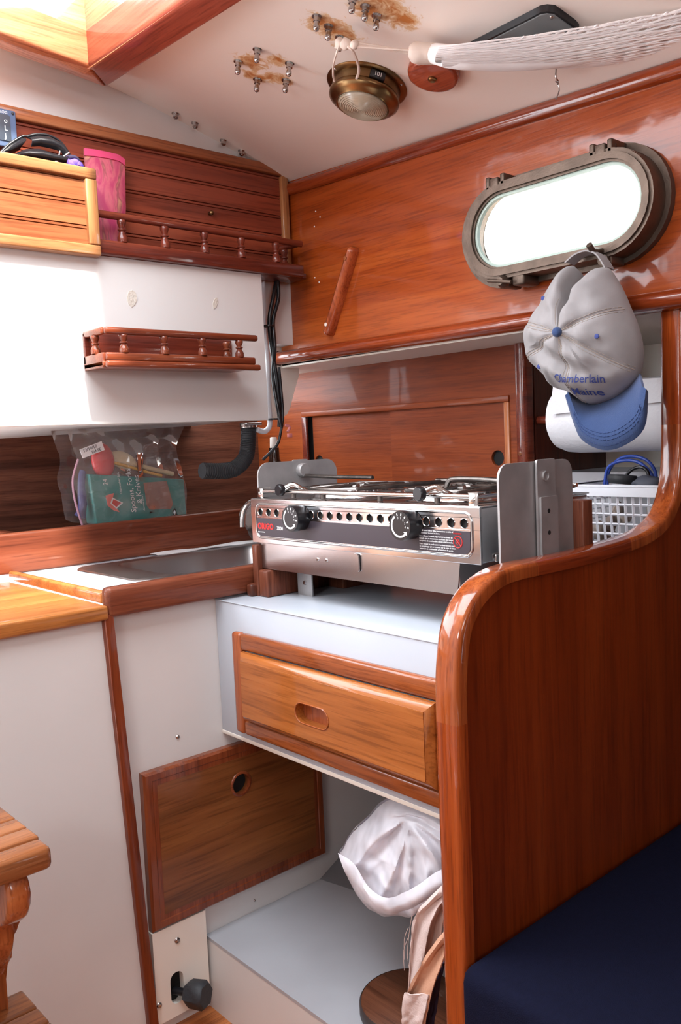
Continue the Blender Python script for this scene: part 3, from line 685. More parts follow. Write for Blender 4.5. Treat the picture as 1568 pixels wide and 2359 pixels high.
# pink packet
pk = thing('pink_packet', 'tall pink patterned plastic packet standing on the shelf beside the bin', 'packet', (.73, 1.39, .346))
tpx = [(0.6927,1.392,0.5052),(0.7108,1.392,0.5063),(0.7347,1.392,0.5064),(0.755,1.392,0.5057),(0.767,1.392,0.5005)]
btx = [(.684, 1.385, .335), (.702, 1.383, .335), (.72, 1.382, .335), (.738, 1.383, .335), (.752, 1.386, .335)]
rows = []
for k in range(15):
    t = k/14; rows.append([Vector(a).lerp(Vector(c), t)+Vector((0, -.011*math.sin(PI*t)*math.sin(PI*(i+.5)/5)-.003*n3((i*.7, k*.5, 2)), 0)) for i, (a, c) in enumerate(zip(tpx, btx))])
obj('pouch', sheet(NB(), rows, .002), MT['pinkprint'], pk)
rows2 = [[p+Vector((0, -.0015, 0)) for p in r] for r in rows[:2]]
obj('seal_strip', sheet(NB(), rows2, .0025), plain('pink_seal', (206, 70, 110), .4), pk)

# ---------------------------------------------------------------- small baluster shelf
ms = thing('small_baluster_shelf', 'narrow mahogany shelf with five turned spindles on the white wall', 'shelf', (.80, 1.32, .132))
mw = W['railmid'] = wood('mid_red_mahogany_rail', (90, 38, 24), (116, 54, 32), (134, 70, 44), 'x', .28, .6, .8)
obj('shelf_board', B1(.650, .943, 1.287, 1.3555, .133, .1405, .001), mw, ms)
obj('back_board', B1(.650, .943, 1.3480, 1.3555, .1405, .192, .001), W['railred'], ms)
obj('lower_moulding', B1(.652, .955, 1.276, 1.288, .1305, .1412, .003), mw, ms)
obj('upper_moulding', B1(.654, .948, 1.281, 1.292, .1412, .1545, .003), mw, ms)
obj('top_rail', B1(.654, .956, 1.281, 1.2935, .1835, .1950, .004), mw, ms)
obj('return_rail', B1(.650, .6605, 1.290, 1.3555, .1835, .1950, .003), mw, ms)
obj('return_moulding', B1(.650, .6595, 1.288, 1.3555, .1305, .1545, .002), mw, ms)
for x, y in ((.6545, 1.319), (.688, 1.287), (.763, 1.287), (.838, 1.287), (.916, 1.287), (.911, 1.319)): baluster(ms, x, y, .1545, .184, .0079, mw)

# ================================================================ cables and hose by the corner
cb = single('white_cable', T1([(1.078, 1.42, .325), (1.076, 1.42, .24), (1.080, 1.42, .17), (1.077, 1.42, .10), (1.078, 1.42, .055), (1.076, 1.42, .032), (1.062, 1.42, .022), (1.045, 1.42, .026)], .0055, 10, 6), MT['whitep'], 'thick white cable running down the wall corner beside black cables', 'cable')
single('thin_white_cable', T1([(1.094, 1.44, .325), (1.092, 1.44, .25), (1.094, 1.44, .18), (1.092, 1.44, .07)], .0035, 8, 6), MT['whitep'], 'thin white cable half hidden behind the black cables in the corner', 'cable')
for i, (o, lb) in enumerate(((0, 'black cable looping down the corner, frontmost of the bundle'), (.008, 'black cable bowed outward in the bundle under the baluster shelf'))):
    single('black_cable', T1([(1.099-.002*i, 1.398, .335), (1.085+o*1.6, 1.398, .29), (1.072+o*1.2, 1.398, .243), (1.076+o*.2, 1.40-o, .19), (1.083-o*.3, 1.398+o, .13), (1.086-o, 1.398-o, .06), (1.084, 1.398-o, .03)], .0042, 8, 6), MT['blackp'], lb, 'cable')
single('black_lead', T1([(1.086, 1.392, .15), (1.090, 1.392, .06), (1.082, 1.392, .018), (1.072, 1.395, -.008), (1.055, 1.42, -.035)], .003, 8, 6), MT['blackp'], 'thin black lead trailing down behind the ribbed hose', 'cable')
for p, lb in (((1.070, 1.400, .232), 'black tie gripping the cable bundle midway down the corner'), ((1.072, 1.403, .046), 'black tie at the bottom of the cable bundle above the hose clamp')):
    single('cable_tie', L1([(.010, -.0015), (.0115, -.0015), (.0115, .0015), (.010, .0015), (.010, -.0015)], fr(p, (0, 0, 1)), 12), MT['blackp'], lb, 'cable tie')
b = NB(); tube(b, [(1.09, 1.385, .033), (1.100, 1.384, .029), (1.094, 1.384, .019)], .003, 8, 3); box(b, 1.094, 1.104, 1.381, 1.387, .008, .016, .001)
single('wire_connector', b, MT['pinkc'], 'little pink crimp connector hanging below the black cables', 'connector')
hz_ = thing('ribbed_hose', 'thick black hose bending from the white wall to lie along the back board', 'hose', (.95, 1.42, -.06))
b = NB(); pth = smooth_path([(1.034, 1.435, .038), (1.031, 1.435, .0), (1.022, 1.435, -.03), (.995, 1.436, -.050), (.96, 1.437, -.053), (.92, 1.438, -.050)], 8)
tube(b, pth, .0155, 16, rfn=lambda t: .0155)
obj('hose_body', b, MT['rubber'], hz_)
b = NB(); pp = smooth_path([(1.034, 1.435, .038), (1.031, 1.435, .0), (1.022, 1.435, -.03), (.995, 1.436, -.050), (.96, 1.437, -.053), (.92, 1.438, -.050)], 9)
for i in range(1, len(pp)-1):
    lathe(b, [(.0150, -.001), (.0164, 0), (.0150, .001)], fr(pp[i], pp[i+1]-pp[i-1]), 16)
obj('hose_rib', b, MT['rubber'], hz_)
obj('hose_clamp', L1([(.0165, -.005), (.0178, -.005), (.0178, .005), (.0165, .005), (.0165, -.005)], fr((1.034, 1.435, .036), (0, 0, 1)), 20), MT['chrome'], hz_)
b = NB(); lathe(b, [(0, 0), (.004, 0), (.0045, .012), (0, .013)], fr((1.012, 1.418, .036), (-.7, -.7, 0)), 6); lathe(b, [(0, 0), (.003, 0), (.003, .035)], fr((1.015, 1.42, .038), (1, -.3, 0)), 8)
obj('clamp_screw', b, MT['chrome'], hz_)

# ================================================================ sink counter
sc_ = thing('sink_counter', 'white laminate counter with a sunken steel sink, edged by worn teak fiddles', 'counter', (.9, 1.4, -.246))
b = NB(); SX0, SX1, SY0, SY1 = .665, 1.06, 1.215, 1.462
zc = -.212
def frame_plate(b, x0, x1, y0, y1, hx0, hx1, hy0, hy1, z0, z1):
    c = ((hx0+hx1)/2, (hy0+hy1)/2); P = rrect(hx0, hx1, hy0, hy1, .035, 6)
    def rr(a):
        best = 0; ca, sa = math.cos(a), math.sin(a); n = len(P)
        for i in range(n):
            ax, ay = P[i][0]-c[0], P[i][1]-c[1]; bx, by = P[(i+1) % n][0]-c[0], P[(i+1) % n][1]-c[1]
            d = ca*(by-ay)-sa*(bx-ax)
            if abs(d) < 1e-12: continue
            t = (ax*(by-ay)-ay*(bx-ax))/d; u = (ax*sa-ay*ca)/d if True else 0
            if t > 0 and -1e-6 <= u <= 1+1e-6: best = max(best, t)
        return best
    return holeplate(b, 'z', z0, z1, (x0, x1, y0, y1), c, rr, 64)
frame_plate(b, .56, 1.283, 1.156, 1.748, SX0, SX1, SY0, SY1, zc-.012, zc)
obj('counter_top', b, MT['lam'], sc_, smooth=False)
# sink: flat rim, sloping bowl
b = NB(); o = rrect(SX0-.012, SX1+.008, SY0-.006, SY1+.008, .035, 6); r1 = rrect(SX0+.055, SX1-.01, SY0+.012, SY1-.012, .04, 6); r2 = rrect(SX0+.075, SX1-.025, SY0+.03, SY1-.03, .05, 6)
L0 = [b.verts.new((x, y, zc+.001)) for x, y in o]; L1_ = [b.verts.new((x, y, zc+.0035)) for x, y in rrect(SX0-.010, SX1+.006, SY0-.004, SY1+.006, .034, 6)]
L2 = [b.verts.new((x, y, zc+.002)) for x, y in r1]; L2b = [b.verts.new((x, y, zc-.006)) for x, y in rrect(SX0+.06, SX1-.014, SY0+.016, SY1-.016, .04, 6)]; L3 = [b.verts.new((x, y, zc-.10)) for x, y in r2]
for a_, c_ in ((L0, L1_), (L1_, L2), (L2, L2b), (L2b, L3)):
    for i in range(len(a_)): j = (i+1) % len(a_); b.faces.new((a_[i], a_[j], c_[j], c_[i]))
b.faces.new(L3)
obj('sink_basin', b, MT['sink'], sc_)
def fid(name, x0, x1, y0, y1, z0, z1, mat, par, bev=.004): return obj(name, B1(x0, x1, y0, y1, z0, z1, bev, 3), mat, par)
fid('front_fiddle', .556, .836, 1.134, 1.157, -.2415, -.198, W['fiddle'], sc_, .007)
fid('rear_fiddle', .836, 1.20, 1.1475, 1.157, -.2415, -.198, W['fiddle'], sc_, .002)
fid('back_fiddle', .20, 1.283, 1.512, 1.533, zc, -.1395, W['fiddle'], sc_, .005)
fid('side_fiddle', .557, .569, 1.157, 1.512, -.224, -.2055, W['worktop'], sc_, .004)
fid('fiddle_return', .735, .753, 1.533, 1.75, zc, -.147, W['fiddle'], sc_, .004) if False else fid('fiddle_return', .58, .597, 1.56, 1.75, zc, -.142, W['fiddle'], sc_, .004)
b = NB(); rows = [[(.83+.26*i/8, 1.500-.03*k/3-.006*(i/8), zc+.004+.0015*math.sin(i*1.3+k)) for i in range(9)] for k in range(4)]
single('folded_paper', sheet(NB(), rows, .0015), MT['paper'], 'folded white paper tucked along the back fiddle behind the sink', 'paper')
fc = thing('sink_spout', 'curved steel spout reaching from behind the stove over the sink', 'tap', (.96, 1.30, -.21))
obj('spout', T1([(0.9944,1.3,-0.1414),(0.9553,1.3,-0.1134),(0.9356,1.3,-0.1102),(0.9214,1.3,-0.117),(0.9136,1.3,-0.1324),(0.9113,1.3,-0.153)], .0058, 12, 5), MT['rod'], fc)
obj('stem', T1([(1.0, 1.30, -.212), (1.0, 1.30, -.14), (.995, 1.30, -.118)], .009, 12, 3), MT['rod'], fc)
# dark clutter behind the stove: bottle and rag
bo = thing('glass_bottle', 'dark bottle standing behind the steel plate near the hose', 'bottle', (1.10, 1.44, zc))
obj('bottle_body', L1([(0, 0), (.028, 0), (.03, .01), (.03, .13), (.026, .15), (.011, .175), (.0105, .20), (0, .20)], fr((1.10, 1.44, zc), (0, 0, 1)), 20), plain('brown_bottle', (44, 24, 16), .1), bo)
obj('cap', L1([(0, 0), (.0085, 0), (.0075, .022), (.006, .024), (0, .024)], fr((1.10, 1.44, zc+.198), (0, 0, 1)), 14), MT['cordw'], bo)
b = NB(); bmesh.ops.create_icosphere(b, subdivisions=3, radius=.032, matrix=Matrix.Translation((1.035, 1.42, -.155)))
for v in b.verts: v.co += Vector((n3(v.co, 40), n3(v.co, 40, 3), n3(v.co, 40, 7)))*.022; v.co.z = max(v.co.z, zc+.002)
single('rag', b, plain('grey_brown_rag', (110, 100, 96), .9), 'crumpled grey rag behind the left end of the stove', 'rag')

# ---------------------------------------------------------------- plastic bag of cutlery on the ledge
YB_ = 1.60
bg = thing('cutlery_bag', 'clear plastic bag standing on the ledge round a teal box and kitchen spoons', 'plastic bag', (.85, YB_, -.21))
tops = [(0.7127,1.585,0.0388),(0.7434,1.585,0.038),(0.7796,1.585,0.0388),(0.8217,1.585,0.0429),(0.8698,1.585,0.0418),(0.9197,1.585,0.0406),(0.9716,1.585,0.0412)]
mid = [(0.7238,1.575,-0.0099),(0.7398,1.575,-0.009),(0.7807,1.575,-0.004),(0.8323,1.575,-0.0027),(0.8768,1.575,0.0096),(0.9274,1.575,0.015),(0.9438,1.575,-0.0018)]
low = [(0.714,1.568,-0.0758),(0.7362,1.568,-0.0732),(0.7764,1.568,-0.0803),(0.8229,1.568,-0.0837),(0.8711,1.568,-0.0871),(0.9263,1.568,-0.0911),(0.9569,1.568,-0.0842)]
bot = [(0.7224,1.562,-0.1397),(0.737,1.562,-0.1462),(0.7683,1.562,-0.151),(0.815,1.562,-0.1505),(0.8632,1.562,-0.1526),(0.9133,1.562,-0.153),(0.953,1.562,-0.1495)]
rows = []
seq = [tops, mid, low, bot]
for s_ in range(3):
    for k in range(6 if s_ < 2 else 7):
        t = k/6; rows.append([Vector(a).lerp(Vector(c), t) for a, c in zip(seq[s_], seq[s_+1])])
def dens(r, n=4):
    o = []
    for a, c in zip(r, r[1:]):
        for k in range(n): o.append(Vector(a).lerp(Vector(c), k/n))
    return o+[Vector(r[-1])]
rows = [dens(r) for r in rows]
for i, r in enumerate(rows):
    for p in r: p.y += .012*n3((p.x, 0, p.z), 28)+.006*abs(n3((p.x, 0, p.z), 70))-.008
obj('front_film', sheet(NB(), rows), MT['clear'], bg)
rows = [[p+Vector((0, .075, .004)) for p in r] for r in rows]; obj('back_film', sheet(NB(), rows), MT['clear'], bg)
obj('side_seam', T1([(0.7303,1.575,-0.0169),(0.7173,1.575,-0.0512),(0.7166,1.575,-0.0845),(0.7229,1.575,-0.1185),(0.7298,1.575,-0.1461)], .0022, 6, 4), plain('pink_zip_seam', (190, 150, 170), .4), bg)
bl = B1(-.024, .024, -.001, 0, -.009, .009)
Mb = Matrix.Translation(Vector([(0.751,1.556,0.0002)][0])) @ Matrix.Rotation(.30, 4, 'Y').inverted()
for v in bl.verts: v.co = Mb @ v.co
lab = obj('paper_label', bl, MT['paper'], bg)
Mt = Mb @ Matrix(((1, 0, 0, -.019), (0, 0, -1, -.0014), (0, 1, 0, .001), (0, 0, 0, 1)))
b = text('12/19/17', .0085, Mt); addbm(b, text('DATE', .008, Mt @ Matrix.Translation((.016, -.008, 0))))
obj('label_print', b, MT['blackink'], lab)
# teal box
cx_ = thing('cutlery_box', 'teal cardboard box reading Spoons, Forks & Knives inside the clear bag', 'box', (.87, YB_, -.205))
cor = [(0.7543,1.583,-0.0467),(0.9671,1.583,-0.0704),(0.9683,1.583,-0.1461),(0.7625,1.583,-0.1463)]
b = NB(); F_ = [b.verts.new(p) for p in cor]; K_ = [b.verts.new(Vector(p)+Vector((0, .045, 0))) for p in cor]
fs = [b.faces.new(F_), b.faces.new(K_[::-1])]+[b.faces.new((F_[i], F_[(i+1) % 4], K_[(i+1) % 4], K_[i])) for i in range(4)]
bmesh.ops.bevel(b, geom=list(b.edges), offset=.003, segments=2, profile=.5, affect='EDGES')
obj('carton', b, MT['teal'], cx_)
win_ = [(0.8704,1.5825,-0.0713),(0.9238,1.5825,-0.0712),(0.9361,1.5825,-0.1194),(0.9302,1.5825,-0.1299),(0.8814,1.5825,-0.1275),(0.875,1.5825,-0.1189)]
obj('carton_window', P1([(p[0], p[2]) for p in win_], 'y', 1.5815, 1.5826), MT['peach'], cx_)
def box_text(s, size, px, rot=PI/2, mat=None, nm='carton_print', dy=0):
    o3 = Vector(px); M = Matrix.Translation((o3.x, 1.5812-dy, o3.z)) @ Matrix(((1, 0, 0, 0), (0, 0, -1, 0), (0, 1, 0, 0), (0, 0, 0, 1))) @ Matrix.Rotation(rot, 4, 'Z')
    return text(s, size, M, shear=.15)
q = [(0.8498,1.583,-0.13),(0.8647,1.583,-0.1136),(0.791,1.583,-0.0713),(0.8208,1.583,-0.0899),(0.8696,1.583,-0.1282),(0.7984,1.583,-0.0718)]
b = box_text('Spoons, Forks', .0158, q[0], 1.66); addbm(b, box_text('& Knives', .0165, q[1], 1.66)); addbm(b, box_text('24', .013, q[2], 1.66)); addbm(b, box_text('Dishwasher Safe', .0065, q[3], 1.66)); addbm(b, box_text('Assorted cutlery', .005, q[4], 1.66))
obj('carton_print', b, MT['ink'], cx_)
# badge: red arched band and diamond
em = [(0.7847,1.5808,-0.0914),(0.8027,1.5808,-0.0876),(0.7978,1.5808,-0.1037),(0.8123,1.5808,-0.1266),(0.8003,1.5808,-0.1221),(0.7879,1.5808,-0.1115)]
b = P1([(p[0], p[2]) for p in em], 'y', 1.5802, 1.5812); obj('badge_band', b, plain('badge_pale_red', (226, 120, 110), .5), cx_)
o4 = [(p[0], p[2]) for p in [(0.7984,1.5808,-0.0959),(0.8212,1.5808,-0.1082),(0.8062,1.5808,-0.1191),(0.7938,1.5808,-0.1077)]]; cc = (sum(p[0] for p in o4)/4, sum(p[1] for p in o4)/4)
i4 = [(cc[0]+(p[0]-cc[0])*.72, cc[1]+(p[1]-cc[1])*.72) for p in o4]
obj('badge_diamond', band(NB(), o4, i4, 'y', 1.5796, 1.5804), MT['ink'], cx_); obj('badge_centre', P1(i4, 'y', 1.5800, 1.5806), MT['redink'], cx_)
# spoons
sp = thing('red_spoon', 'red plastic ladle bowl leaning inside the clear bag above the teal box', 'spoon', (.79, 1.60, -.06))
b = NB(); c0 = Vector([(0.7911,1.595,-0.023)][0]); M = Matrix.Translation(c0) @ Matrix.Rotation(-.10, 4, 'Y') @ Matrix.Diagonal((.024, .012, .036, 1))
bmesh.ops.create_uvsphere(b, u_segments=20, v_segments=14, radius=1, matrix=M); obj('spoon_bowl', b, MT['redp'], sp)
obj('handle', T1([c0+Vector((.004, .012, .02)), c0+Vector((.02, .048, -.05)), c0+Vector((.04, .050, -.13))], .004, 8, 4), MT['redp'], sp)
sp = thing('wooden_spoon', 'pale wooden spoon lying across the top of the teal box in the bag', 'spoon', (.87, 1.60, -.06))
c0 = Vector([(0.8363,1.6,-0.0234)][0]); b = NB(); M = Matrix.Translation(c0) @ Matrix.Rotation(.35, 4, 'Y') @ Matrix.Diagonal((.032, .006, .017, 1)); bmesh.ops.create_uvsphere(b, u_segments=20, v_segments=12, radius=1, matrix=M)
obj('spoon_bowl', b, MT['spoonw'], sp); obj('handle', T1([(0.8533,1.6,-0.0296),(0.8921,1.6,-0.0423),(0.9507,1.6,-0.0584)], .005, 10, 3), MT['spoonw'], sp)
single('yellow_spatula', T1([(0.8133,1.593,-0.0276),(0.849,1.593,-0.0382),(0.8876,1.593,-0.051),(0.9194,1.593,-0.0601)], .0032, 8, 3), MT['yellowp'], 'thin yellow utensil handle beside the pale wooden spoon in the bag', 'utensil')
b = NB(); P = [(0.7356,1.6,-0.129),(0.7446,1.6,-0.1041),(0.7435,1.6,-0.0699),(0.751,1.6,-0.0406)]
tube(b, P, .007, 8, 4, rfn=lambda t: .011-.005*t)
for v in b.verts: v.co += Vector((n3(v.co, 60), 0, n3(v.co, 60, 4)))*.004
single('blue_roll', b, plain('blue_print_roll', (70, 70, 120), .4), 'narrow blue packet squeezed beside the teal box in the bag', 'packet')

# ================================================================ white net hammock along the deckhead
nh = thing('net_hammock', 'bunched white net hammock slung from a ceiling bolt towards the window', 'net', (.95, .87, .54))
kn = Vector([(0.8651,0.9325,0.557)][0]); kn2 = Vector([(0.8687,0.9079,0.548)][0])
b = NB()
for c, r in ((kn, .009), (kn.lerp(kn2, .45), .0085), (kn2, .006)):
    bmesh.ops.create_icosphere(b, subdivisions=2, radius=r, matrix=Matrix.Translation(c))
for v in b.verts: v.co += Vector((n3(v.co, 130), n3(v.co, 130, 5), n3(v.co, 130, 9)))*.0035
obj('knot', b, MT['cordw'], nh)
e0 = [(0.9247,0.8533,0.535),(0.9286,0.8571,0.535),(0.9326,0.8609,0.535),(0.9276,0.8561,0.535)]
for i, e in enumerate(e0): obj('cord', T1([kn2+Vector((0, 0, .002*(i-1.5))), e], .0016, 6), MT['cordw'], nh)
cl = [(0.9261,0.8589,0.535),(0.9311,0.8553,0.535),(0.9452,0.8501,0.535),(0.9613,0.8401,0.535)]
b = NB(); tube(b, cl, .012, 14, 4, rfn=lambda t: .006+.009*min(1, t*2.2)-.001*t); obj('whipping', b, MT['cordw'], nh)
q0 = Vector([(0.9577,0.837,0.533)][0])
TOP = [(0.8957,0.7764,0.505),(0.9452,0.7158,0.505),(0.9895,0.6538,0.505),(1.0283,0.5912,0.505),(1.0626,0.5305,0.505),(1.1135,0.4326,0.505)]+[(1.06,.20,.462),(1.02,-.30,.43),(1.0,-.78,.445)]
BOTM = [(0.9293,0.8064,0.505),(1.0104,0.7664,0.505),(1.0835,0.7172,0.505),(1.146,0.6599,0.505),(1.1977,0.5987,0.505),(1.2676,0.4925,0.505)]+[(1.12,.20,.415),(1.06,-.30,.395),(1.0,-.78,.440)]
up_ = smooth_path(TOP, 5); dn_ = smooth_path(BOTM, 5)
obj('bundle', T1([q0, q0.lerp(up_[1].lerp(dn_[1], .62), .9)]+[u_.lerp(d_, .66) for u_, d_ in list(zip(up_, dn_))[2:16]], .011, 12, 1, rfn=lambda t: .0135+.006*math.sin(PI*t)-.006*t), MT['net'], nh)
b = NB(); NS = 84
for k in range(NS):
    t = k/(NS-1); t = t**.75; P = [q0+Vector((0, 0, .004*(random.random()-.5)))]
    for i, (u_, d_) in enumerate(zip(up_, dn_)):
        s_ = i/(len(up_)-1); p = u_.lerp(d_, min(1, max(0, t+.035*math.sin(i*1.1+k*2.1)*(.4+s_)))); off = .016*math.sin(PI*min(1, t))*(1 if k % 2 else -.8)
        P.append(p+Vector((off*.5, 0, -abs(off)*.7+.002*n3((k, i, 0), 1))))
    tube(b, P, .0012, 5, 0)
for j in range(16):     # diagonals of the open mesh along the upper edge
    for sgn in (0, 1):
        i0 = 4+j; 
        if i0+3 >= len(up_): break
        a_ = up_[i0+(3 if sgn else 0)]; d0 = up_[i0+(0 if sgn else 3)].lerp(dn_[i0+(0 if sgn else 3)], .42)
        tube(b, [a_, a_.lerp(d0, .5)+Vector((0, 0, -.003)), d0], .0012, 5)
o = obj('strands', b, MT['net'], nh); o['kind'] = 'stuff'
zt_ = thing('cable_tie_loop', 'loose translucent white cable tie loop dangling before the brass lamp', 'cable tie', kn)
obj('loop', T1([kn]+[(0.8591,0.9329,0.545),(0.8831,0.9677,0.545),(0.9064,0.9952,0.545),(0.9236,1.0118,0.545)], .0016, 6, 5), MT['cordw'], zt_)
obj('tail', T1([kn]+[(0.8695,0.9153,0.545),(0.9031,0.9389,0.545),(0.9306,0.9646,0.545),(0.9487,0.9919,0.545),(0.9559,1.0126,0.545),(0.9554,1.0232,0.545)], .0022, 6, 5), MT['cordw'], zt_)

# ================================================================ stove
st = thing('alcohol_stove', 'stainless two-burner boat stove with black knobs on its gimbal tray', 'stove', (.95, .90, -.20))
FX = .813
obj('body', B1(FX+.004, 1.05, .666, 1.131, -.159, -.0905, .002), MT['steel'], st)
b = NB(); HZ = -.110; s0 = 1.1185; pit = .02095
box(b, FX, FX+.0042, .664, 1.133, -.1030, -.0895, .0008); box(b, FX, FX+.004, .664, 1.133, -.160, -.1170, .0008)
for i in range(21): holeplate(b, 'x', FX+.0002, FX+.0035, (s0-(i+1)*pit, s0-i*pit, -.1170, -.1030), (s0-(i+.5)*pit, HZ), circ(.0056), 20)
box(b, FX, FX+.004, s0, 1.133, -.118, -.102); box(b, FX, FX+.004, .664, s0-21*pit, -.118, -.102)
obj('front_panel', b, MT['steel'], st, smooth=False)
b = NB()
for i in range(21): lathe(b, [(.0056, 0), (.0062, -.0006), (.0067, 0)], fr((FX, s0-(i+.5)*pit, HZ), (1, 0, 0)), 20)
obj('hole_rims', b, MT['rod'], st); bpy.data.objects[-1] if False else None
obj('interior_shade', B1(FX+.0037, FX+.0042, .67, 1.125, -.117, -.103), MT['black'], st)  # black sheet standing in for the shade behind the row of holes
pr_ = rrect(.6765, 1.1195, -.1510, -.0965, .012, 6); obj('raised_bead', tube(NB(), [(FX-.0002, u, v) for u, v in pr_]+[(FX-.0002,)+pr_[0], (FX-.0002,)+pr_[1]], .0019, 8, 0, cap=False), MT['rod'], st)
lp = [(.6795, -.1195), (1.1170, -.1195), (1.1170, -.139)]+[(1.107+.010*math.cos(a), -.1385-.010*math.sin(a)) for a in (0, .4, .8, 1.2, 1.57)]+[(.6895-.010*math.sin(a), -.1385-.010*math.cos(a)) for a in (0, .4, .8, 1.2, 1.57)]
pl = obj('label_plate', P1(lp, 'x', FX-.0006, FX+.0002), MT['label'], st)
tx = FX-.0008
obj('brand_lettering', text('ORIGO', .0125, face_mx(tx, 1.1155, -.1365), bold=.0006, spacing=1.02), MT['redink'], pl)
b = text('3000', .0078, face_mx(tx, 1.0665, -.1365)); addbm(b, text('Made in Sweden', .0026, face_mx(tx, 1.1150, -.1425)))
LN = ['To fill stove follow filling instructions on side of', 'fuel canister located in stove.', 'Para rellenar la estufa, siga las instrucciones de', 'llenado que se encuentran en el lado del tanque', 'recipiente de combustible adentro de la estufa.', 'Pour remplir le poele suivre les instructions pour', 'le remplissage qui se trouvent sur le cote du bidon', "reservoir de combustible a l'interieur du poele."]
for i, s_ in enumerate(LN): addbm(b, text(s_, .0030, face_mx(tx, .7640, -.1225-.0031*i-(.001 if i > 1 else 0)-(.001 if i > 4 else 0))))
obj('small_print', b, MT['ink'], pl)
b = NB(); rg = [(tx, .6990+.0072*math.cos(a), -.1335+.0072*math.sin(a)) for a in [2*PI*i/24 for i in range(25)]]; tube(b, rg, .0006, 5, 0, cap=False)
tube(b, [(tx, .6990+.005, -.1335+.005), (tx, .6990-.005, -.1335-.005)], .0006, 5)
b2_ = [(tx, .699, -.1375), (tx, .7015, -.134), (tx, .6985, -.1325), (tx, .699, -.1295), (tx, .6965, -.133), (tx, .6965, -.136)]; tube(b, b2_, .0006, 5)
addbm(b, text('WARNING', .0028, face_mx(tx, .7065, -.1240)))
obj('warning_sign', b, MT['redink'], pl)
for ky in (1.003, .776):
    M = fr((FX-.0005, ky, -.1145), (-1, 0, 0), (0, -1, 0)); b = NB(); n = 36
    pf = [(.0185, 0), (.0195, .004), (.0200, .020), (.0190, .0235), (.0, .0235)]
    rings = []
    for r, z in pf:
        if r == 0: rings.append([b.verts.new(M @ Vector((0, 0, z)))]); continue
        rings.append([b.verts.new(M @ Vector(((r-(.0007 if k % 4 == 0 and .003 < z < .021 else 0))*math.cos(2*PI*k/n), (r-(.0007 if k % 4 == 0 and .003 < z < .021 else 0))*math.sin(2*PI*k/n), z))) for k in range(n)])
    for a_, c_ in zip(rings, rings[1:]):
        for k in range(n):
            j = (k+1) % n; b.faces.new((a_[k], a_[j], c_[j], c_[k]) if len(c_) > 1 else (a_[k], a_[j], c_[0]))
    kb = obj('control_knob', b, MT['blackp'], st)
    # dial marks: flat arc with arrow head, ticks and numerals
    K = Matrix(((0, 0, -1, FX-.0243), (-1, 0, 0, ky), (0, 1, 0, -.1145), (0, 0, 0, 1)))
    b = NB(); A0, A1, n = math.radians(125), math.radians(312), 28
    V = [[b.verts.new(K @ Vector((r*math.cos(A0+(A1-A0)*k/n), r*math.sin(A0+(A1-A0)*k/n), 0))) for r in (.0128, .0155)] for k in range(n+1)]
    for p, q_ in zip(V, V[1:]): b.faces.new((p[0], p[1], q_[1], q_[0]))
    h = [K @ Vector((r*math.cos(a), r*math.sin(a), 0)) for r, a in ((.0100, A1-.05), (.0175, A1+.04), (.0140, A1+.28))]; b.faces.new([b.verts.new(p) for p in h])
    for i, a in enumerate((105, 78, 50, 20, -8)):
        a = math.radians(a); c_, s_ = math.cos(a), math.sin(a)
        b.faces.new([b.verts.new(K @ Vector((r*c_-w_*s_, r*s_+w_*c_, 0))) for r, w_ in ((.0132, -.0009), (.0165, -.0009), (.0165, .0009), (.0132, .0009))])
        addbm(b, text(str(i), .0042, K @ Matrix.Translation((.0102*c_-.0012, .0102*s_-.0014, 0)), extrude=.00005))
    obj('dial_marks', b, MT['ink'], kb)
# top: burners, grates, rails
obj('top_plate', B1(FX+.002, 1.052, .664, 1.133, -.0905, -.0885, .0008), MT['steel'], st)
for cy in (1.005, .790):
    bu = obj('burner', L1([(.075, -.0885), (.073, -.0835), (.060, -.0815), (.050, -.0865), (.03, -.0865), (.028, -.080), (0, -.080)], fr((.935, cy, 0), (0, 0, 1)), 36), MT['steel'], st)
    b = NB()
    for k in range(6):
        a = PI*k/6+.2; c_, s_ = math.cos(a), math.sin(a)
        tube(b, [(.935+.082*c_, cy+.082*s_, -.0765), (.935+.020*c_, cy+.020*s_, -.0735)], .0028, 7)
        tube(b, [(.935-.082*c_, cy-.082*s_, -.0765), (.935-.020*c_, cy-.020*s_, -.0735)], .0028, 7)
    for r in (.022, .082): tube(b, [(.935+r*math.cos(2*PI*k/28), cy+r*math.sin(2*PI*k/28), -.0755) for k in range(29)], .0026, 6, 0, cap=False)
    obj('grate', b, MT['grate'], st)
def clip(x, y):
    b = B1(x-.0035, x-.002, y-.0075, y+.0075, -.0895, -.0725, .001); box(b, x-.0035, x+.012, y-.0075, y+.0075, -.0735, -.072); box(b, x-.003, x+.010, y-.0075, y+.0075, -.0897, -.0885)
    lathe(b, [(.003, 0), (.0028, .002), (0, .0028)], fr((x-.0035, y, -.081), (-1, 0, 0)), 10); obj('rail_clip', b, MT['rod'], st)
RX = .824
obj('pot_rail', T1([(RX, 1.120, -.0775), (RX, .676, -.0775)], .0034, 10), MT['rod'], st)
clip(RX, 1.117); clip(RX, .680)
obj('pot_rail', T1([(RX, 1.117, -.0790), (1.04, 1.117, -.0790)], .003, 8), MT['rod'], st); obj('pot_rail', T1([(RX, .680, -.0790), (1.04, .680, -.0790)], .003, 8), MT['rod'], st)
obj('pot_rail', T1([(1.04, 1.12, -.0775), (1.04, .676, -.0775)], .003, 10), MT['rod'], st)
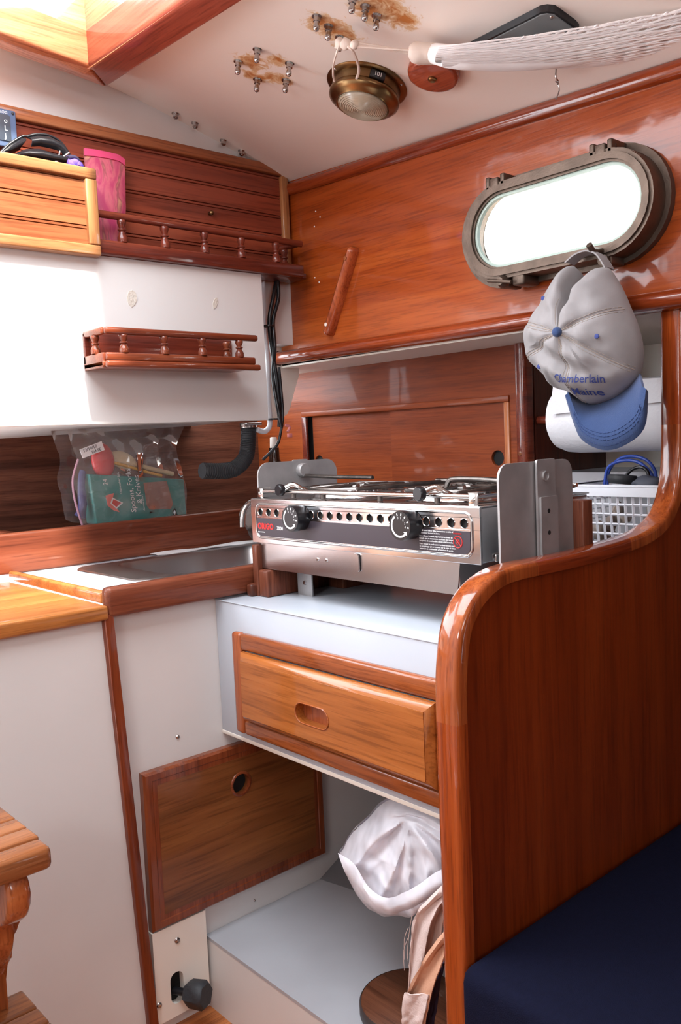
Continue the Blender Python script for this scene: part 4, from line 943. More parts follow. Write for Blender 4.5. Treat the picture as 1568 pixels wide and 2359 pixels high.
for ky, kx in ((1.056, .812), (.757, .806)):
    ar = obj('pot_clamp', T1([(kx+.006, ky, -.0745), (kx+.018, ky-.012, -.067), (kx+.026, ky-.022, -.074), (kx+.034, ky-.025, -.078)], .0042, 8, 4), MT['rod'], st)
    obj('clamp_knob', L1([(0, 0), (.0085, 0), (.0095, .002), (.0095, .007), (.0080, .009), (0, .009)], fr((kx+.007, ky, -.0745), (-1, .1, 0)), 20), MT['blackp'], ar)
for ky in (1.06, .99, .87, .765):
    obj('rail_foot', L1([(0, 0), (.004, .0), (.004, .008), (0, .0085)], fr((RX+.004, ky-.02, -.0795), (0, 0, -1)), 10), MT['grate'], st)
# pot holder arms
obj('pot_arm', T1([(0.93,1.1605,-0.0836),(0.93,1.1584,-0.0716),(0.93,1.1518,-0.0626),(0.93,1.141,-0.0595),(0.93,1.0701,-0.0608),(0.93,0.9694,-0.0618)], .0032, 8, 4), MT['grate'], st)
obj('pot_arm', T1([(0.9,0.7939,-0.0832),(0.9,0.7919,-0.0724),(0.9,0.7868,-0.0639),(0.9,0.7757,-0.0609),(0.9,0.7364,-0.0612),(0.9,0.6949,-0.0633)], .0036, 8, 4), MT['grate'], st)
obj('pot_arm', T1([(1.02,1.1729,-0.0917),(1.02,1.1654,-0.0854),(1.02,1.1453,-0.0828),(1.02,1.0965,-0.0807)], .003, 8, 4), MT['grate'], st)
obj('pot_arm', T1([(.86, .93, -.074), (1.03, .88, -.072)], .0035, 8), MT['grate'], st); obj('pot_arm', T1([(1.0, .90, -.070), (1.0, .74, -.070)], .0032, 8), MT['grate'], st)
obj('pot_arm', T1([(.84, .72, -.076), (.95, .70, -.070), (1.03, .70, -.069)], .0035, 8, 3), MT['grate'], st)
# tray under it
b = NB(); prism(b, [(1.114, -.1605), (1.114, -.2000), (.706, -.2015), (.700, -.1605)], 'x', FX+.003, FX+.0045)
box(b, FX+.0045, 1.03, .702, 1.113, -.2015, -.1995); box(b, FX+.0045, 1.03, 1.1115, 1.113, -.20, -.1605); box(b, FX+.0045, 1.03, .702, .7035, -.20, -.1605)
tr = obj('gimbal_tray', b, MT['tray'], st, smooth=False)
obj('tray_catch', P1(rrect(.8825, .8965, -.1875, -.1615, .004, 4), 'x', FX-.0005, FX+.002), MT['tray'], tr)
b = NB()
for y, z in ((.975, -.176), (.955, -.176)): lathe(b, [(0, .0015), (.0025, .001), (.003, 0)], fr((FX+.003, y, z), (-1, 0, 0)), 10)
obj('rivet', b, MT['rod'], tr)
# gimbal side plates
pl_ = [(x, z) for x, z in rrect(.838, 1.010, -.240, -.0335, .022, 6)]
lpz = obj('side_plate', P1(pl_, 'y', 1.1435, 1.1465), MT['plate'], st, smooth=False)
obj('pivot_disc', L1([(0, .010), (.0105, .010), (.0118, .008), (.0118, 0), (0, 0)], fr((.930, 1.1435, -.050), (0, -1, 0)), 24), MT['plate'], lpz)
obj('pivot_strap', P1(rrect(.914, .948, -.2, -.0315, .004, 3), 'y', 1.1465, 1.149), MT['plate'], lpz)
pl_ = [(x, z) for x, z in rrect(.8075, .9585, -.235, -.0375, .018, 6)]
rp = obj('side_plate', P1(pl_, 'y', .6295, .6325), MT['plate'], st, smooth=False)
rs = obj('pivot_strap', P1(rrect(.876, .914, -.235, -.0355, .003, 3), 'y', .6245, .6275), MT['plate'], rp)
obj('lower_strap', P1(rrect(.879, .914, -.235, -.0815, .001, 2), 'y', .6215, .6245), MT['plate'], rp)
b = L1([(0, .001), (.0045, .001), (.0048, .0025), (.0062, .0025), (.0064, 0), (0, 0)], fr((.892, .6245, -.056), (0, -1, 0)), 16)
obj('pivot_rivet', b, MT['plate'], rp)
b = NB()
for z in (-.099, -.126): lathe(b, [(0, 0), (.0028, 0), (.0028, .0005), (0, .0006)], fr((.894, .6215, z), (0, -1, 0)), 10)
obj('screw_hole', b, MT['black'], rp)
obj('tray_side', B1(.84, 1.04, .662, .665, -.159, -.150, .001), MT['rod'], st)
# brackets that carry it
sb = thing('stove_bracket', 'worn wooden block and steel angle under the left end of the stove', 'bracket', (.85, 1.11, -.246))
obj('upright_block', B1(.806, .834, 1.1145, 1.1275, -.2455, -.1625, .002), W['blockw'], sb); obj('base_block', B1(.806, .96, 1.090, 1.1135, -.2455, -.2025, .003), W['blockw'], sb)
obj('low_block', B1(.795, .83, 1.1185, 1.133, -.2455, -.2255, .004), W['blockw'], sb)
obj('rear_block', B1(.93, 1.04, 1.05, 1.088, -.246, -.2025, .003), W['blockw'], sb)
an_ = obj('steel_angle', B1(.855, .859, 1.040, 1.075, -.246, -.202, .001), MT['plate'], sb)
obj('screw', L1([(0, .0025), (.003, .002), (.004, 0), (0, 0)], fr((.855, 1.056, -.225), (-1, 0, 0)), 12), MT['chrome'], sb)
rb = thing('stove_bracket', 'varnished wooden block beside the steel side plate near the white basket', 'bracket', (.97, .63, -.246))
obj('upright_block', B1(.9595, .982, .615, .640, -.246, -.0915, .002), W['blockw'], rb)

# ================================================================ galley cabinet with drawer
gc = thing('stove_cabinet', 'white laminate cabinet under the stove holding one varnished drawer', 'cabinet', (1.0, .88, -.462))
b = NB(); holeplate(b, 'x', .7505, .756, (.612, 1.1565, -.462, -.2465), (.885, -.373), lambda a: .02, 24)
obj('front_panel', B1(.7505, .760, .612, 1.1565, -.462, -.2475, .001), MT['lam'], gc)
b.free()
obj('worktop', B1(.7495, 1.288, .612, 1.1565, -.2475, -.2455, .0006), MT['lam'], gc)
obj('carcass', B1(.760, 1.25, .612, 1.1560, -.458, -.248), MT['cab'], gc)
obj('bottom_lip', B1(.7500, .762, .612, 1.1565, -.4655, -.459, .001), MT['gel'], gc)
def hexa(nm, y0, y1, z0, z1, x0, x1, mat, par, bev=.004, seg=3): return obj(nm, B1(x0, x1, y0, y1, z0, z1, bev, seg), mat, par)
hexa('stile', 1.0775, 1.1005, -.4475, -.2885, .7385, .7515, W['drawerstile'], gc, .005)
hexa('stile', .630, .667, -.4475, -.2885, .7385, .7515, W['drawerstile'], gc, .005)
hexa('top_rail', .667, 1.0775, -.315, -.2885, .7385, .7515, W['drawerframe'], gc, .005)
hexa('bottom_rail', .667, 1.0775, -.4475, -.4245, .7385, .7515, W['drawerframe'], gc, .005)
# drawer front with scooped pull
b = NB(); DY0, DY1, DZ0, DZ1 = .675, 1.068, -.420, -.3145; hc_ = (.893, -.3740)
rectf = (DY0+.010, DY1-.010, DZ0+.010, DZ1-.010)
holeplate(b, 'x', .7235, .7385, rectf, hc_, stadium(.0345, .0135), 40)
bmesh.ops.remove_doubles(b, verts=b.verts, dist=1e-5)
dr = obj('drawer', b, W['drawer'], gc, smooth=False)
b = NB(); o = [(DY0, DZ0), (DY1, DZ0), (DY1, DZ1), (DY0, DZ1)]; i_ = [(DY0+.012, DZ0+.012), (DY1-.012, DZ0+.012), (DY1-.012, DZ1-.012), (DY0+.012, DZ1-.012)]
V = [[b.verts.new((x, u, v)) for u, v in L_] for L_, x in ((o, .7385), (o, .7325), (i_, .7230), (i_, .7385))]
for r0, r1_ in zip(V, V[1:]+V[:1]):
    for k in range(4): b.faces.new((r0[k], r0[(k+1) % 4], r1_[(k+1) % 4], r1_[k]))
bmesh.ops.bevel(b, geom=[e for e in b.edges if abs(e.verts[0].co.x-e.verts[1].co.x) < 1e-6 and e.verts[0].co.x < .735], offset=.0015, segments=2, profile=.5, affect='EDGES')
obj('moulded_edge', b, W['drawer'], dr)
obj('pull_recess', P1(stad_pts(hc_[0], hc_[1], .0345, .0135, 12), 'x', .7370, .7395), W['drawerstile'], dr)
obj('pull_rim', tube(NB(), [(.7232, u, v) for u, v in stad_pts(hc_[0], hc_[1], .0352, .0142, 12)]+[(.7232,)+stad_pts(hc_[0], hc_[1], .0352, .0142, 12)[0]], .0011, 6, 0, cap=False), W['drawerframe'], dr)

# ================================================================ sink cabinet front, door, switch panel
sk = thing('sink_cabinet', 'white painted cabinet front below the sink with a varnished access door', 'cabinet', (.8, 1.16, -.905))
obj('face_panel', B1(.56, 1.50, 1.157, 1.172, -.905, -.2415), MT['cab'], sk)
b = NB(); hx, hz2 = .772, -.5535
DX0, DX1, DZ0, DZ1 = .598, .946, -.7355, -.4875
o = [(DX0, DZ0), (DX1, DZ0), (DX1, DZ1), (DX0, DZ1)]
def ringrect(o, y, d): return [(o[0][0]+d, y, o[0][1]+d), (o[1][0]-d, y, o[1][1]+d), (o[2][0]-d, y, o[2][1]-d), (o[3][0]+d, y, o[3][1]-d)]
rings = [ringrect(o, 1.157, 0), ringrect(o, 1.146, 0), ringrect(o, 1.1425, .0035), ringrect(o, 1.1425, .013), ringrect(o, 1.1435, .0145), ringrect(o, 1.1435, .022)]
V = [[b.verts.new(p) for p in r] for r in rings]
for r0, r1_ in zip(V, V[1:]):
    for k in range(4): b.faces.new((r0[k], r0[(k+1) % 4], r1_[(k+1) % 4], r1_[k]))
dd = obj('door', b, W['doorframez'], sk, smooth=False)
b = NB(); holeplate(b, 'y', 1.1432, 1.155, (DX0+.022, DX1-.022, DZ0+.022, DZ1-.022), (hx, hz2), circ(.0165), 36); obj('door_panel', b, W['door'], dd, smooth=False)
obj('finger_hole_shade', L1([(0, 0), (.0168, 0)], fr((hx, 1.1552, hz2), (0, -1, 0)), 24), MT['black'], dd)  # black disc paints the shade inside the cut hole
obj('hole_ring', L1([(.0160, .006), (.0165, -.0012), (.0195, -.0012), (.021, .0002), (.021, .001)], fr((hx, 1.1432, hz2), (0, 1, 0)), 32), W['doorframe'], dd)
def screwy(x, y, z, par, r=.0035, mat=None): return obj('screw', L1([(0, .0025), (r*.3, .0024), (r*.8, .0018), (r, 0), (0, 0)], fr((x, y, z), (0, -1, 0)), 14), mat or MT['chrome'], par)
screwy(.668, 1.157, -.450, sk); screwy(.795, 1.157, -.783+.016, sk, .0018)
sp_ = thing('engine_switch_panel', 'small white plate with a black hexagonal knob low beside the partition', 'switch plate', (.643, 1.147, -.883))
b = NB(); holeplate(b, 'y', 1.1445, 1.157, (.5965, .6915, -.8835, -.7365), (.6335, -.8385), lambda a: stadium(.0255, .0115)(a+PI/2), 32)
obj('plate', b, MT['gel'], sp_, smooth=False)
obj('slot_shade', P1([(v*1+.6335, u-.8385) for u, v in stad_pts(0, 0, .0257, .0117)], 'y', 1.1560, 1.1566), MT['black'], sp_)  # flat black sheet in place of the shade inside the slot
screwy(.6385, 1.1445, -.764, sp_, .0048, MT['chrome']); screwy(.601, 1.1445, -.852, sp_, .0045, MT['chrome'])
kM = fr((.640, 1.135, -.845), (.42, -.9, .08))
obj('lever', L1([(0, -.02), (.006, -.02), (.006, .012), (0, .012)], kM, 12), MT['blackp'], sp_)
obj('hex_knob', L1([(0, .006), (.0165, .006), (.0205, .012), (.0215, .036), (.0185, .040), (0, .041)], kM, 6), MT['rubber'], sp_)

# ---------------------------------------------------------------- partition edge, left panel, worktop
b = NB(); TP = [(0.5492,1.136,-0.2346),(0.5645,1.136,-0.2372),(0.5948,1.136,-0.8824),(0.5783,1.136,-0.874)]
prism(b, [(p[0], p[2]) for p in TP], 'y', 1.136, 1.157, .002, 2)
tag(obj('partition_edge', b, W['partition'], origin=(.58, 1.146, -.905)), 'slanting dark wooden edge strip between the two white cabinet fronts', 'trim strip')
b = NB(); TP = [(0.1598,1.144,-0.2415),(0.5538,1.144,-0.2351),(0.5845,1.144,-0.9023),(0.1248,1.144,-0.6614)]
pp_ = [(p[0], p[2]) for p in TP]; pp_[0] = (.0, -.243); pp_[3] = (0.0, -.905); pp_[2] = (pp_[2][0], -.905); pp_[1] = (pp_[1][0], -.243)
lpn = single('cabinet_panel', P1(pp_, 'y', 1.146, 1.156), MT['cab'], 'tall plain white cabinet front under the golden worktop beside the steps', 'cabinet front')
wt = thing('worktop', 'golden varnished teak worktop at the sunlit left edge beside the sink', 'worktop', (.3, 1.3, -.243))
nb_ = 4
for i in range(nb_):
    y0 = 1.156+i*(1.512-1.156)/nb_; y1 = 1.156+(i+1)*(1.512-1.156)/nb_-.0006
    obj('plank', B1(.0, .5565, y0, y1, -.2425, -.2235), W['worktop'], wt, smooth=False)
obj('front_edge', B1(.0, .5565, 1.134, 1.1555, -.2435, -.2225, .004, 3), W['worktop'], wt)

# ---------------------------------------------------------------- companionway steps
cs = thing('companionway_steps', 'varnished ladder with grooved teak treads and scalloped sides, cut by the frame', 'steps', (.1, .95, -.905))
gy = [.8835, .918, .951, .985, 1.034]
for i, (a, c) in enumerate(zip(gy, gy[1:])):
    obj('tread_plank', B1(-.12, .3505, a+.0008, c-.0008, -.447, -.421, .007 if i == 0 else .003, 3), W['step'], cs)
gy = [.865, .905, .94, .975, 1.022]
for i, (a, c) in enumerate(zip(gy, gy[1:])):
    obj('tread_plank', B1(-.12, .355, a+.0008, c-.0008, -.676, -.650, .007 if i == 0 else .003, 3), W['step'], cs)
obj('tread_core', B1(-.118, .345, .893, 1.03, -.446, -.426), MT['black'], cs); obj('tread_core', B1(-.118, .35, .873, 1.018, -.675, -.655), MT['black'], cs)
def stringer(x0, x1):
    e = [(.900, -.447), (.893, -.456), (.890, -.468), (.893, -.482), (.902, -.496), (.915, -.506), (.930, -.512), (.944, -.519), (.952, -.530), (.952, -.545), (.958, -.560), (.970, -.575), (.985, -.59), (1.0, -.61), (1.0, -.69), (.93, -.70), (.925, -.72), (.935, -.745), (.96, -.76), (.985, -.775), (1.0, -.80), (1.0, -.905)]
    return P1(e+[(1.05, -.905), (1.05, -.447)], 'x', x0, x1, .006, 3)
obj('side_cheek', stringer(.302, .328), W['stepside'], cs); obj('side_cheek', stringer(-.10, -.074), W['stepside'], cs)

# ================================================================ recess under the drawer
lw = thing('locker_base', 'pale laminate ledge on the floor under the drawer cabinet', 'ledge', (.85, .88, -.905))
obj('top', P1([(.6965, .612), (1.06, .612), (.9385, 1.1565), (.6965, 1.1565)], 'z', -.790, -.785), MT['ledge'], lw)
obj('front', B1(.6970, .704, .612, 1.1565, -.905, -.7905), MT['cab'], lw)
b = NB(); q = [b.verts.new(p) for p in ((.9385, 1.1565, -.785), (1.06, .612, -.785), (1.60, .612, -.50), (1.50, 1.1565, -.505))]; b.faces.new(q)
bmesh.ops.solidify(b, geom=list(b.faces), thickness=.004)
obj('wall_hull_slope', b, MT['ledge'], kind='structure')
ld = thing('round_lid', 'dark round wooden lid with a thick rim lying on the ledge by the cloths', 'lid', (.792, .792, -.785))
obj('lid_disc', L1([(0, .001), (.066, .001), (.069, .004), (.069, .018), (.066, .0205), (0, .0205)], fr((.792, .792, -.785), (0, 0, 1)), 48), W['lid'], ld)
obj('rim_band', L1([(.0685, .002), (.0705, .004), (.0705, .017), (.0685, .0195)], fr((.792, .792, -.785), (0, 0, 1)), 48), plain('dark_rim', (54, 44, 42), .5), ld)
# white bin bag
OUT = [(0.8,0.8232,-0.4914),(0.8,0.8481,-0.5092),(0.8,0.8688,-0.5332),(0.8,0.9024,-0.563),(0.8,0.9207,-0.5853),(0.8,0.9283,-0.5998),(0.8,0.9417,-0.613),(0.8,0.932,-0.627),(0.8,0.9215,-0.6433),(0.8,0.9056,-0.66),(0.8,0.8833,-0.6724),(0.8,0.8679,-0.6716),(0.8,0.8503,-0.673),(0.8,0.8222,-0.6604),(0.8,0.8002,-0.6535),(0.8,0.7731,-0.6274),(0.8,0.7407,-0.5975),(0.8,0.7027,-0.5739),(0.8,0.6864,-0.5223),(0.8,0.6991,-0.4867),(0.8,0.7354,-0.4806),(0.8,0.7739,-0.4813),(0.8,0.7981,-0.4847)]
cen = Vector((.80, .815, -.570)); vd = Vector((-.62, -.74, .20)).normalized()
b = NB(); n = len(OUT)*4; ol = []
for i in range(len(OUT)):
    a_, c_ = Vector(OUT[i]), Vector(OUT[(i+1) % len(OUT)])
    for k in range(4): ol.append(a_.lerp(c_, k/4))
apex = Vector((.80, .80, -.500))
for side, dep in ((1, .052), (-1, .06)):
    rows = []
    for r in [i/44 for i in range(45)]:
        row = []
        for i, p in enumerate(ol):
            q_ = cen.lerp(p, r); d = dep*math.sqrt(max(0, 1-r**2.6))
            v = q_-apex; an = math.atan2(v.y, -v.z); rd = v.length
            cr = (1-abs(n3((an*2.2+n3(q_, 9)*.8, rd*5, 0), 1, 4))*2.2)*.016+(1-abs(n3((an*4.5, rd*9, 2), 1, 7))*2)*.008+(1-2*abs(n3(q_, 34, 11)))*.006+n3(q_, 95, 2)*.0016
            row.append(q_+vd*side*(d+(cr*min(1, (1.02-r)*5) if side > 0 else 0)))
        rows.append(row+[row[0]])
    sheet(b, rows)
bmesh.ops.remove_doubles(b, verts=b.verts, dist=.0001)
for _ in range(3): bmesh.ops.smooth_vert(b, verts=b.verts, factor=.5, use_axis_x=True, use_axis_y=True, use_axis_z=True)
bb = thing('bin_bag', 'crumpled white plastic bag stuffed under the drawer cabinet', 'bag', (.80, .82, -.67))
obj('bag_body', b, MT['bagw'], bb)
# folded-over lip lying across the front of the bag
b = NB(); L_a = smooth_path([Vector(p) for p in [(0.745,0.876,-0.5706),(0.745,0.8434,-0.5741),(0.745,0.815,-0.5972),(0.745,0.7781,-0.597),(0.745,0.734,-0.5669),(0.745,0.6812,-0.5225)]], 6); L_b = smooth_path([Vector(p) for p in [(0.752,0.8662,-0.6047),(0.752,0.8426,-0.6208),(0.752,0.8142,-0.6319),(0.752,0.7785,-0.6219),(0.752,0.7343,-0.5928),(0.752,0.6815,-0.5473)]], 6); rows = []
for k in range(7):
    t = k/6; rows.append([a.lerp(c, t)+vd*(.012*math.sin(PI*t)+.005*n3(a, 30, 2)+.003*n3(a, 80, k)) for a, c in zip(L_a, L_b)])
sheet(b, rows); obj('bag_lip', b, MT['bagw'], bb)
# hanging cloths
cl_ = thing('hanging_cloth', 'pale pinkish frayed cloths hanging beside the end panel below the bag', 'cloth', (.69, .66, -.70))
def ribbon(nm, Lp, Rp, mat, amp=.006, f=3, nu=10):
    Ls = smooth_path(Lp, 6); Rs = smooth_path(Rp, 6); m = min(len(Ls), len(Rs)); rows = []
    for i in range(m):
        rows.append([Ls[i].lerp(Rs[i], k/nu)+vd*(amp*math.sin(PI*f*k/nu+i*.12)+.003*n3((i*.3, k*.6, f), 1)) for k in range(nu+1)])
    return obj(nm, sheet(NB(), rows, .0014), mat, cl_)
ribbon('pale_strip', [(0.685,0.6273,-0.5009),(0.685,0.6513,-0.5264),(0.685,0.6729,-0.5521),(0.685,0.6815,-0.5847),(0.685,0.6866,-0.6298),(0.685,0.6977,-0.7224)], [(0.685,0.6148,-0.5063),(0.685,0.6364,-0.5308),(0.685,0.6494,-0.5556),(0.685,0.6591,-0.591),(0.685,0.6707,-0.6332),(0.685,0.6845,-0.7155)], MT['cloth'], .005, 2)
ribbon('beige_strip', [(0.695,0.6472,-0.5278),(0.695,0.657,-0.5525),(0.695,0.6682,-0.5888),(0.695,0.6788,-0.6228),(0.695,0.6914,-0.6639),(0.695,0.6982,-0.7279)], [(0.695,0.631,-0.5318),(0.695,0.6385,-0.5554),(0.695,0.6483,-0.596),(0.695,0.6621,-0.634),(0.695,0.6707,-0.6702),(0.695,0.6764,-0.7165)], plain('beige_linen', (190, 160, 148), .9), .004, 2)
ribbon('peach_strip', [(0.675,0.6139,-0.5419),(0.675,0.6342,-0.5666),(0.675,0.6615,-0.6074),(0.675,0.683,-0.6502),(0.675,0.6895,-0.6803),(0.675,0.6925,-0.7254)], [(0.675,0.6016,-0.5467),(0.675,0.6205,-0.5774),(0.675,0.6363,-0.6126),(0.675,0.6441,-0.6369),(0.675,0.6522,-0.6671),(0.675,0.6595,-0.7079)], MT['cloth2'], .006, 2)
ribbon('pale_hem', [(0.67,0.6785,-0.6436),(0.67,0.6828,-0.6584),(0.67,0.6851,-0.6756),(0.67,0.6857,-0.6867),(0.67,0.6865,-0.7033),(0.67,0.6874,-0.72)], [(0.67,0.6404,-0.6286),(0.67,0.6443,-0.6409),(0.67,0.6498,-0.6581),(0.67,0.6531,-0.6702),(0.67,0.658,-0.6886),(0.67,0.663,-0.7071)], MT['cloth'], .0025, 2)
ribbon('dark_strip', [(0.69,0.6494,-0.6021),(0.69,0.6535,-0.6197),(0.69,0.6609,-0.647),(0.69,0.6675,-0.6716),(0.69,0.6726,-0.6902),(0.69,0.6756,-0.7244)], [(0.69,0.6326,-0.5946),(0.69,0.6379,-0.6126),(0.69,0.6431,-0.6385),(0.69,0.6481,-0.662),(0.69,0.653,-0.6804),(0.69,0.6559,-0.7139)], MT['darkcloth'], .003, 1)
b = NB()
for k in range(3):
    x0 = 950-k*1.5; tube(b, [Vector(p) for p in [(0.682,0.675,-0.5543),(0.682,0.6804,-0.5776),(0.682,0.6846,-0.6061),(0.682,0.6814,-0.626)] if True][:4] if k == 0 else [(.682+.001*k, .6815+.001*k, -.56-.012*k), (.682, .6875+.0015*k, -.575-.014*k), (.682, .689+.001*k, -.60-.014*k)], .0004, 4, 3)
obj('frayed_threads', b, MT['cloth'], cl_)

# ================================================================ end panel with curved trim
ep = thing('end_panel', 'glossy orange-brown wooden end panel with a thick rounded edge trim beside the stove', 'panel', (.9, .594, -.905))
OP = smooth_path([Vector((x, z, 0)) for x, z in [(.660, -.302), (.6605, -.265), (.6655, -.225), (.674, -.197), (.691, -.175), (.713, -.160), (.741, -.1505), (.772, -.1475), (.82, -.1475), (.909, -.1475), (1.009, -.143), (1.066, -.136), (1.105, -.121), (1.131, -.092), (1.143, -.049), (1.146, .0)]], 5)
OPp = [(p.x, p.y) for p in OP]
full = [(.660, -.905), (.660, -.6)]+OPp+[(1.147, .10), (1.148, .157)]
def offs(P, d):
    out = []
    for i in range(len(P)):
        a = P[max(i-1, 0)]; c = P[min(i+1, len(P)-1)]; tx_, tz_ = c[0]-a[0], c[1]-a[1]; l = math.hypot(tx_, tz_); out.append((P[i][0]+tz_/l*d, P[i][1]-tx_/l*d))
    return out
W_ = .0165
def trimseg(nm, P, mat, y0=.577, y1=.609):
    prof = [(0.0055, y0), (0.0016, y0+.0016), (0, y0+.0055), (0, y1-.0055), (.0016, y1-.0016), (.0055, y1), (W_, y1), (W_, y0)]
    b = NB(); R = []
    for u, yy in prof:
        O = offs(P, u); R.append([b.verts.new((x, yy, z)) for x, z in O])
    m = len(P); n = len(prof)
    for k in range(n):
        for i in range(m-1): b.faces.new((R[k][i], R[k][i+1], R[(k+1) % n][i+1], R[(k+1) % n][i]))
    b.faces.new([R[k][0] for k in range(n)]); b.faces.new([R[k][-1] for k in range(n)][::-1])
    return obj(nm, b, mat, ep)
i1 = next(i for i, p in enumerate(full) if p[0] > .80); i2 = next(i for i, p in enumerate(full) if p[0] > 1.00); i3 = len(full)-3
trimseg('upright_trim', full[:3], W['trim_z']); trimseg('curved_trim', full[2:i1+1], W['trim_curve']); trimseg('top_trim', full[i1:i2+1], W['trim_x'])
trimseg('swept_trim', full[i2:i3+1], W['trim_curve']); trimseg('post_trim', full[i3:], W['trim_z'])
inn = offs(full, W_-.002)
poly = [(x, z) for x, z in inn]+[(1.62, .15), (1.62, -.905)]
poly[0] = (.6745, -.905)
obj('veneer_panel', P1(poly, 'y', .582, .602), W['endpanel'], ep, smooth=False)

# ================================================================ berth
bt = thing('berth_cushion', 'dark navy canvas berth cushion against the wooden end panel', 'cushion', (1.1, .2, -.66))
b = B1(.642, 1.60, -.70, .574, -.665, -.552, .018, 4)
obj('cover', b, MT['navy'], bt)
b = NB(); rp_ = [(.646, -.70, -.563), (.646, .548, -.563)]; tube(b, [(.6455, -.70, -.5665), (.6455, .555, -.5665)], .0022, 6); obj('piping', b, plain('navy_piping', (44, 48, 84), .7), bt)
bs_ = thing('settee', 'dark wooden settee base under the navy cushion', 'settee', (1.0, .1, -.905))
obj('front_board', B1(.628, .65, -.70, .570, -.905, -.667, .002), W['endpanel'], bs_)
single('settee_edge', tube(NB(), [(.628, -.70, -.648), (.628, .545, -.648)], .0125, 16), MT['beigelip'], 'rounded beige edging along the front of the berth under the navy cushion', 'edging')
obj('base_top', B1(.65, 1.60, -.70, .574, -.69, -.6665), W['endpanel'], bs_)

# ================================================================ locker front behind the stove
lk = thing('sliding_door_locker', 'varnished locker with two sliding doors and finger holes behind the stove', 'locker', (1.30, 1.25, -.246))
obj('top_board', B1(1.288, 1.302, .953, 1.75, .0665, .156), W['locker'], lk)
obj('left_board', B1(1.288, 1.302, 1.572, 1.75, -.246, .0665), W['locker'], lk)
obj('right_board', B1(1.288, 1.302, .953, .9745, -.246, .0665), W['locker'], lk)
obj('frame_rail', B1(1.2845, 1.292, .9745, 1.572, .0545, .0665, .0015), W['locker'], lk)
obj('frame_stile', B1(1.2845, 1.292, .9745, .9865, -.246, .0545, .0015), W['framelinez'], lk)
obj('frame_stile', B1(1.2845, 1.292, 1.556, 1.572, -.246, .0545, .0015), W['railred'], lk)
def sdoor(y0, y1, x, hy, hz3):
    b = NB(); holeplate(b, 'x', x, x+.006, (y0, y1, -.246, .056), (hy, hz3), circ(.0145), 32)
    d = obj('sliding_door', b, W['locker'], lk, smooth=False)
    obj('finger_hole_shade', L1([(0, 0), (.0147, 0)], fr((x+.0061, hy, hz3), (-1, 0, 0)), 24), MT['black'], d); return d  # black disc gives each door hole its shade by colour
sdoor(.9868, 1.287, 1.2925, 1.0085, -.048); sdoor(1.279, 1.548, 1.2990, 1.530, -.050)
obj('gap_shade', B1(1.304, 1.306, .97, 1.60, -.246, .06), MT['black'], lk)  # black sheet standing for the shade behind the doors
b = P1(rrect(1.271, 1.302, .9285, .9525, .009, 5), 'z', -.246, .1555)
obj('corner_post', b, W['railred'], lk)
obj('plug', L1([(0, .001), (.004, .0008), (.0042, 0), (0, 0)], fr((1.2712, .9415, -.040), (-1, 0, 0)), 12), W['binplank'], lk)
obj('divider', B1(1.302, 1.535, .930, .945, -.246, .1535), W['lockerdark'], lk)
obj('counter_behind', B1(1.0, 1.53, .612, .93, -.262, -.2465), MT['lam'], lk) if False else None
single('compartment_shelf', B1(1.289, 1.534, .612, .929, -.260, -.2455), MT['lam'], 'white shelf floor of the open compartment right of the locker', 'shelf')

# ---------------------------------------------------------------- paper towel roll
tw = thing('paper_towel_roll', 'roll of white paper towel behind the cap in the open compartment', 'paper towel', (1.31, .75, -.04))
b = NB(); rows = []
for i in range(17):
    y = .615+(.878-.615)*i/16; row = []
    for k in range(33):
        a = 2*PI*k/32; r = .0595+.0012*n3((y*8, math.cos(a)*2, math.sin(a)*2), 1); e = abs(i-8)/8; r *= (1-.12*max(0, (e-.85)/.15))
        row.append((1.312+r*math.cos(a), y, .018+r*math.sin(a)))
    rows.append(row)
sheet(b, rows); bmesh.ops.remove_doubles(b, verts=b.verts, dist=1e-5)
lathe(b, [(.0523, 0), (.019, -.002)], fr((1.312, .878, .018), (0, 1, 0)), 32); lathe(b, [(.0523, 0), (.019, -.002)], fr((1.312, .615, .018), (0, -1, 0)), 32)
obj('roll', b, MT['towel'], tw)
obj('core', L1([(.019, 0), (.019, .262), (.0175, .262), (.0175, 0), (.019, 0)], fr((1.312, .6155, .018), (0, 1, 0)), 20), plain('cardboard_core', (160, 130, 100), .8), tw)
rows = []
A_ = [(1.245,0.8498,0.0763),(1.245,0.8527,0.062),(1.245,0.8558,0.044),(1.245,0.8572,0.0258)]; B_ = [(1.25,0.6557,0.0714),(1.25,0.6558,0.0583),(1.25,0.656,0.042),(1.25,0.6561,0.0354)]
for a, c in zip(A_, B_): rows.append([Vector(a).lerp(Vector(c), k/10)+Vector((.002*math.sin(k), 0, 0)) for k in range(11)])
obj('loose_sheet', sheet(NB(), rows, .0012), MT['towel'], tw)
obj('dowel', T1([(1.312, .612, .018), (1.312, .929, .018)], .008, 10), W['railred'], tw)

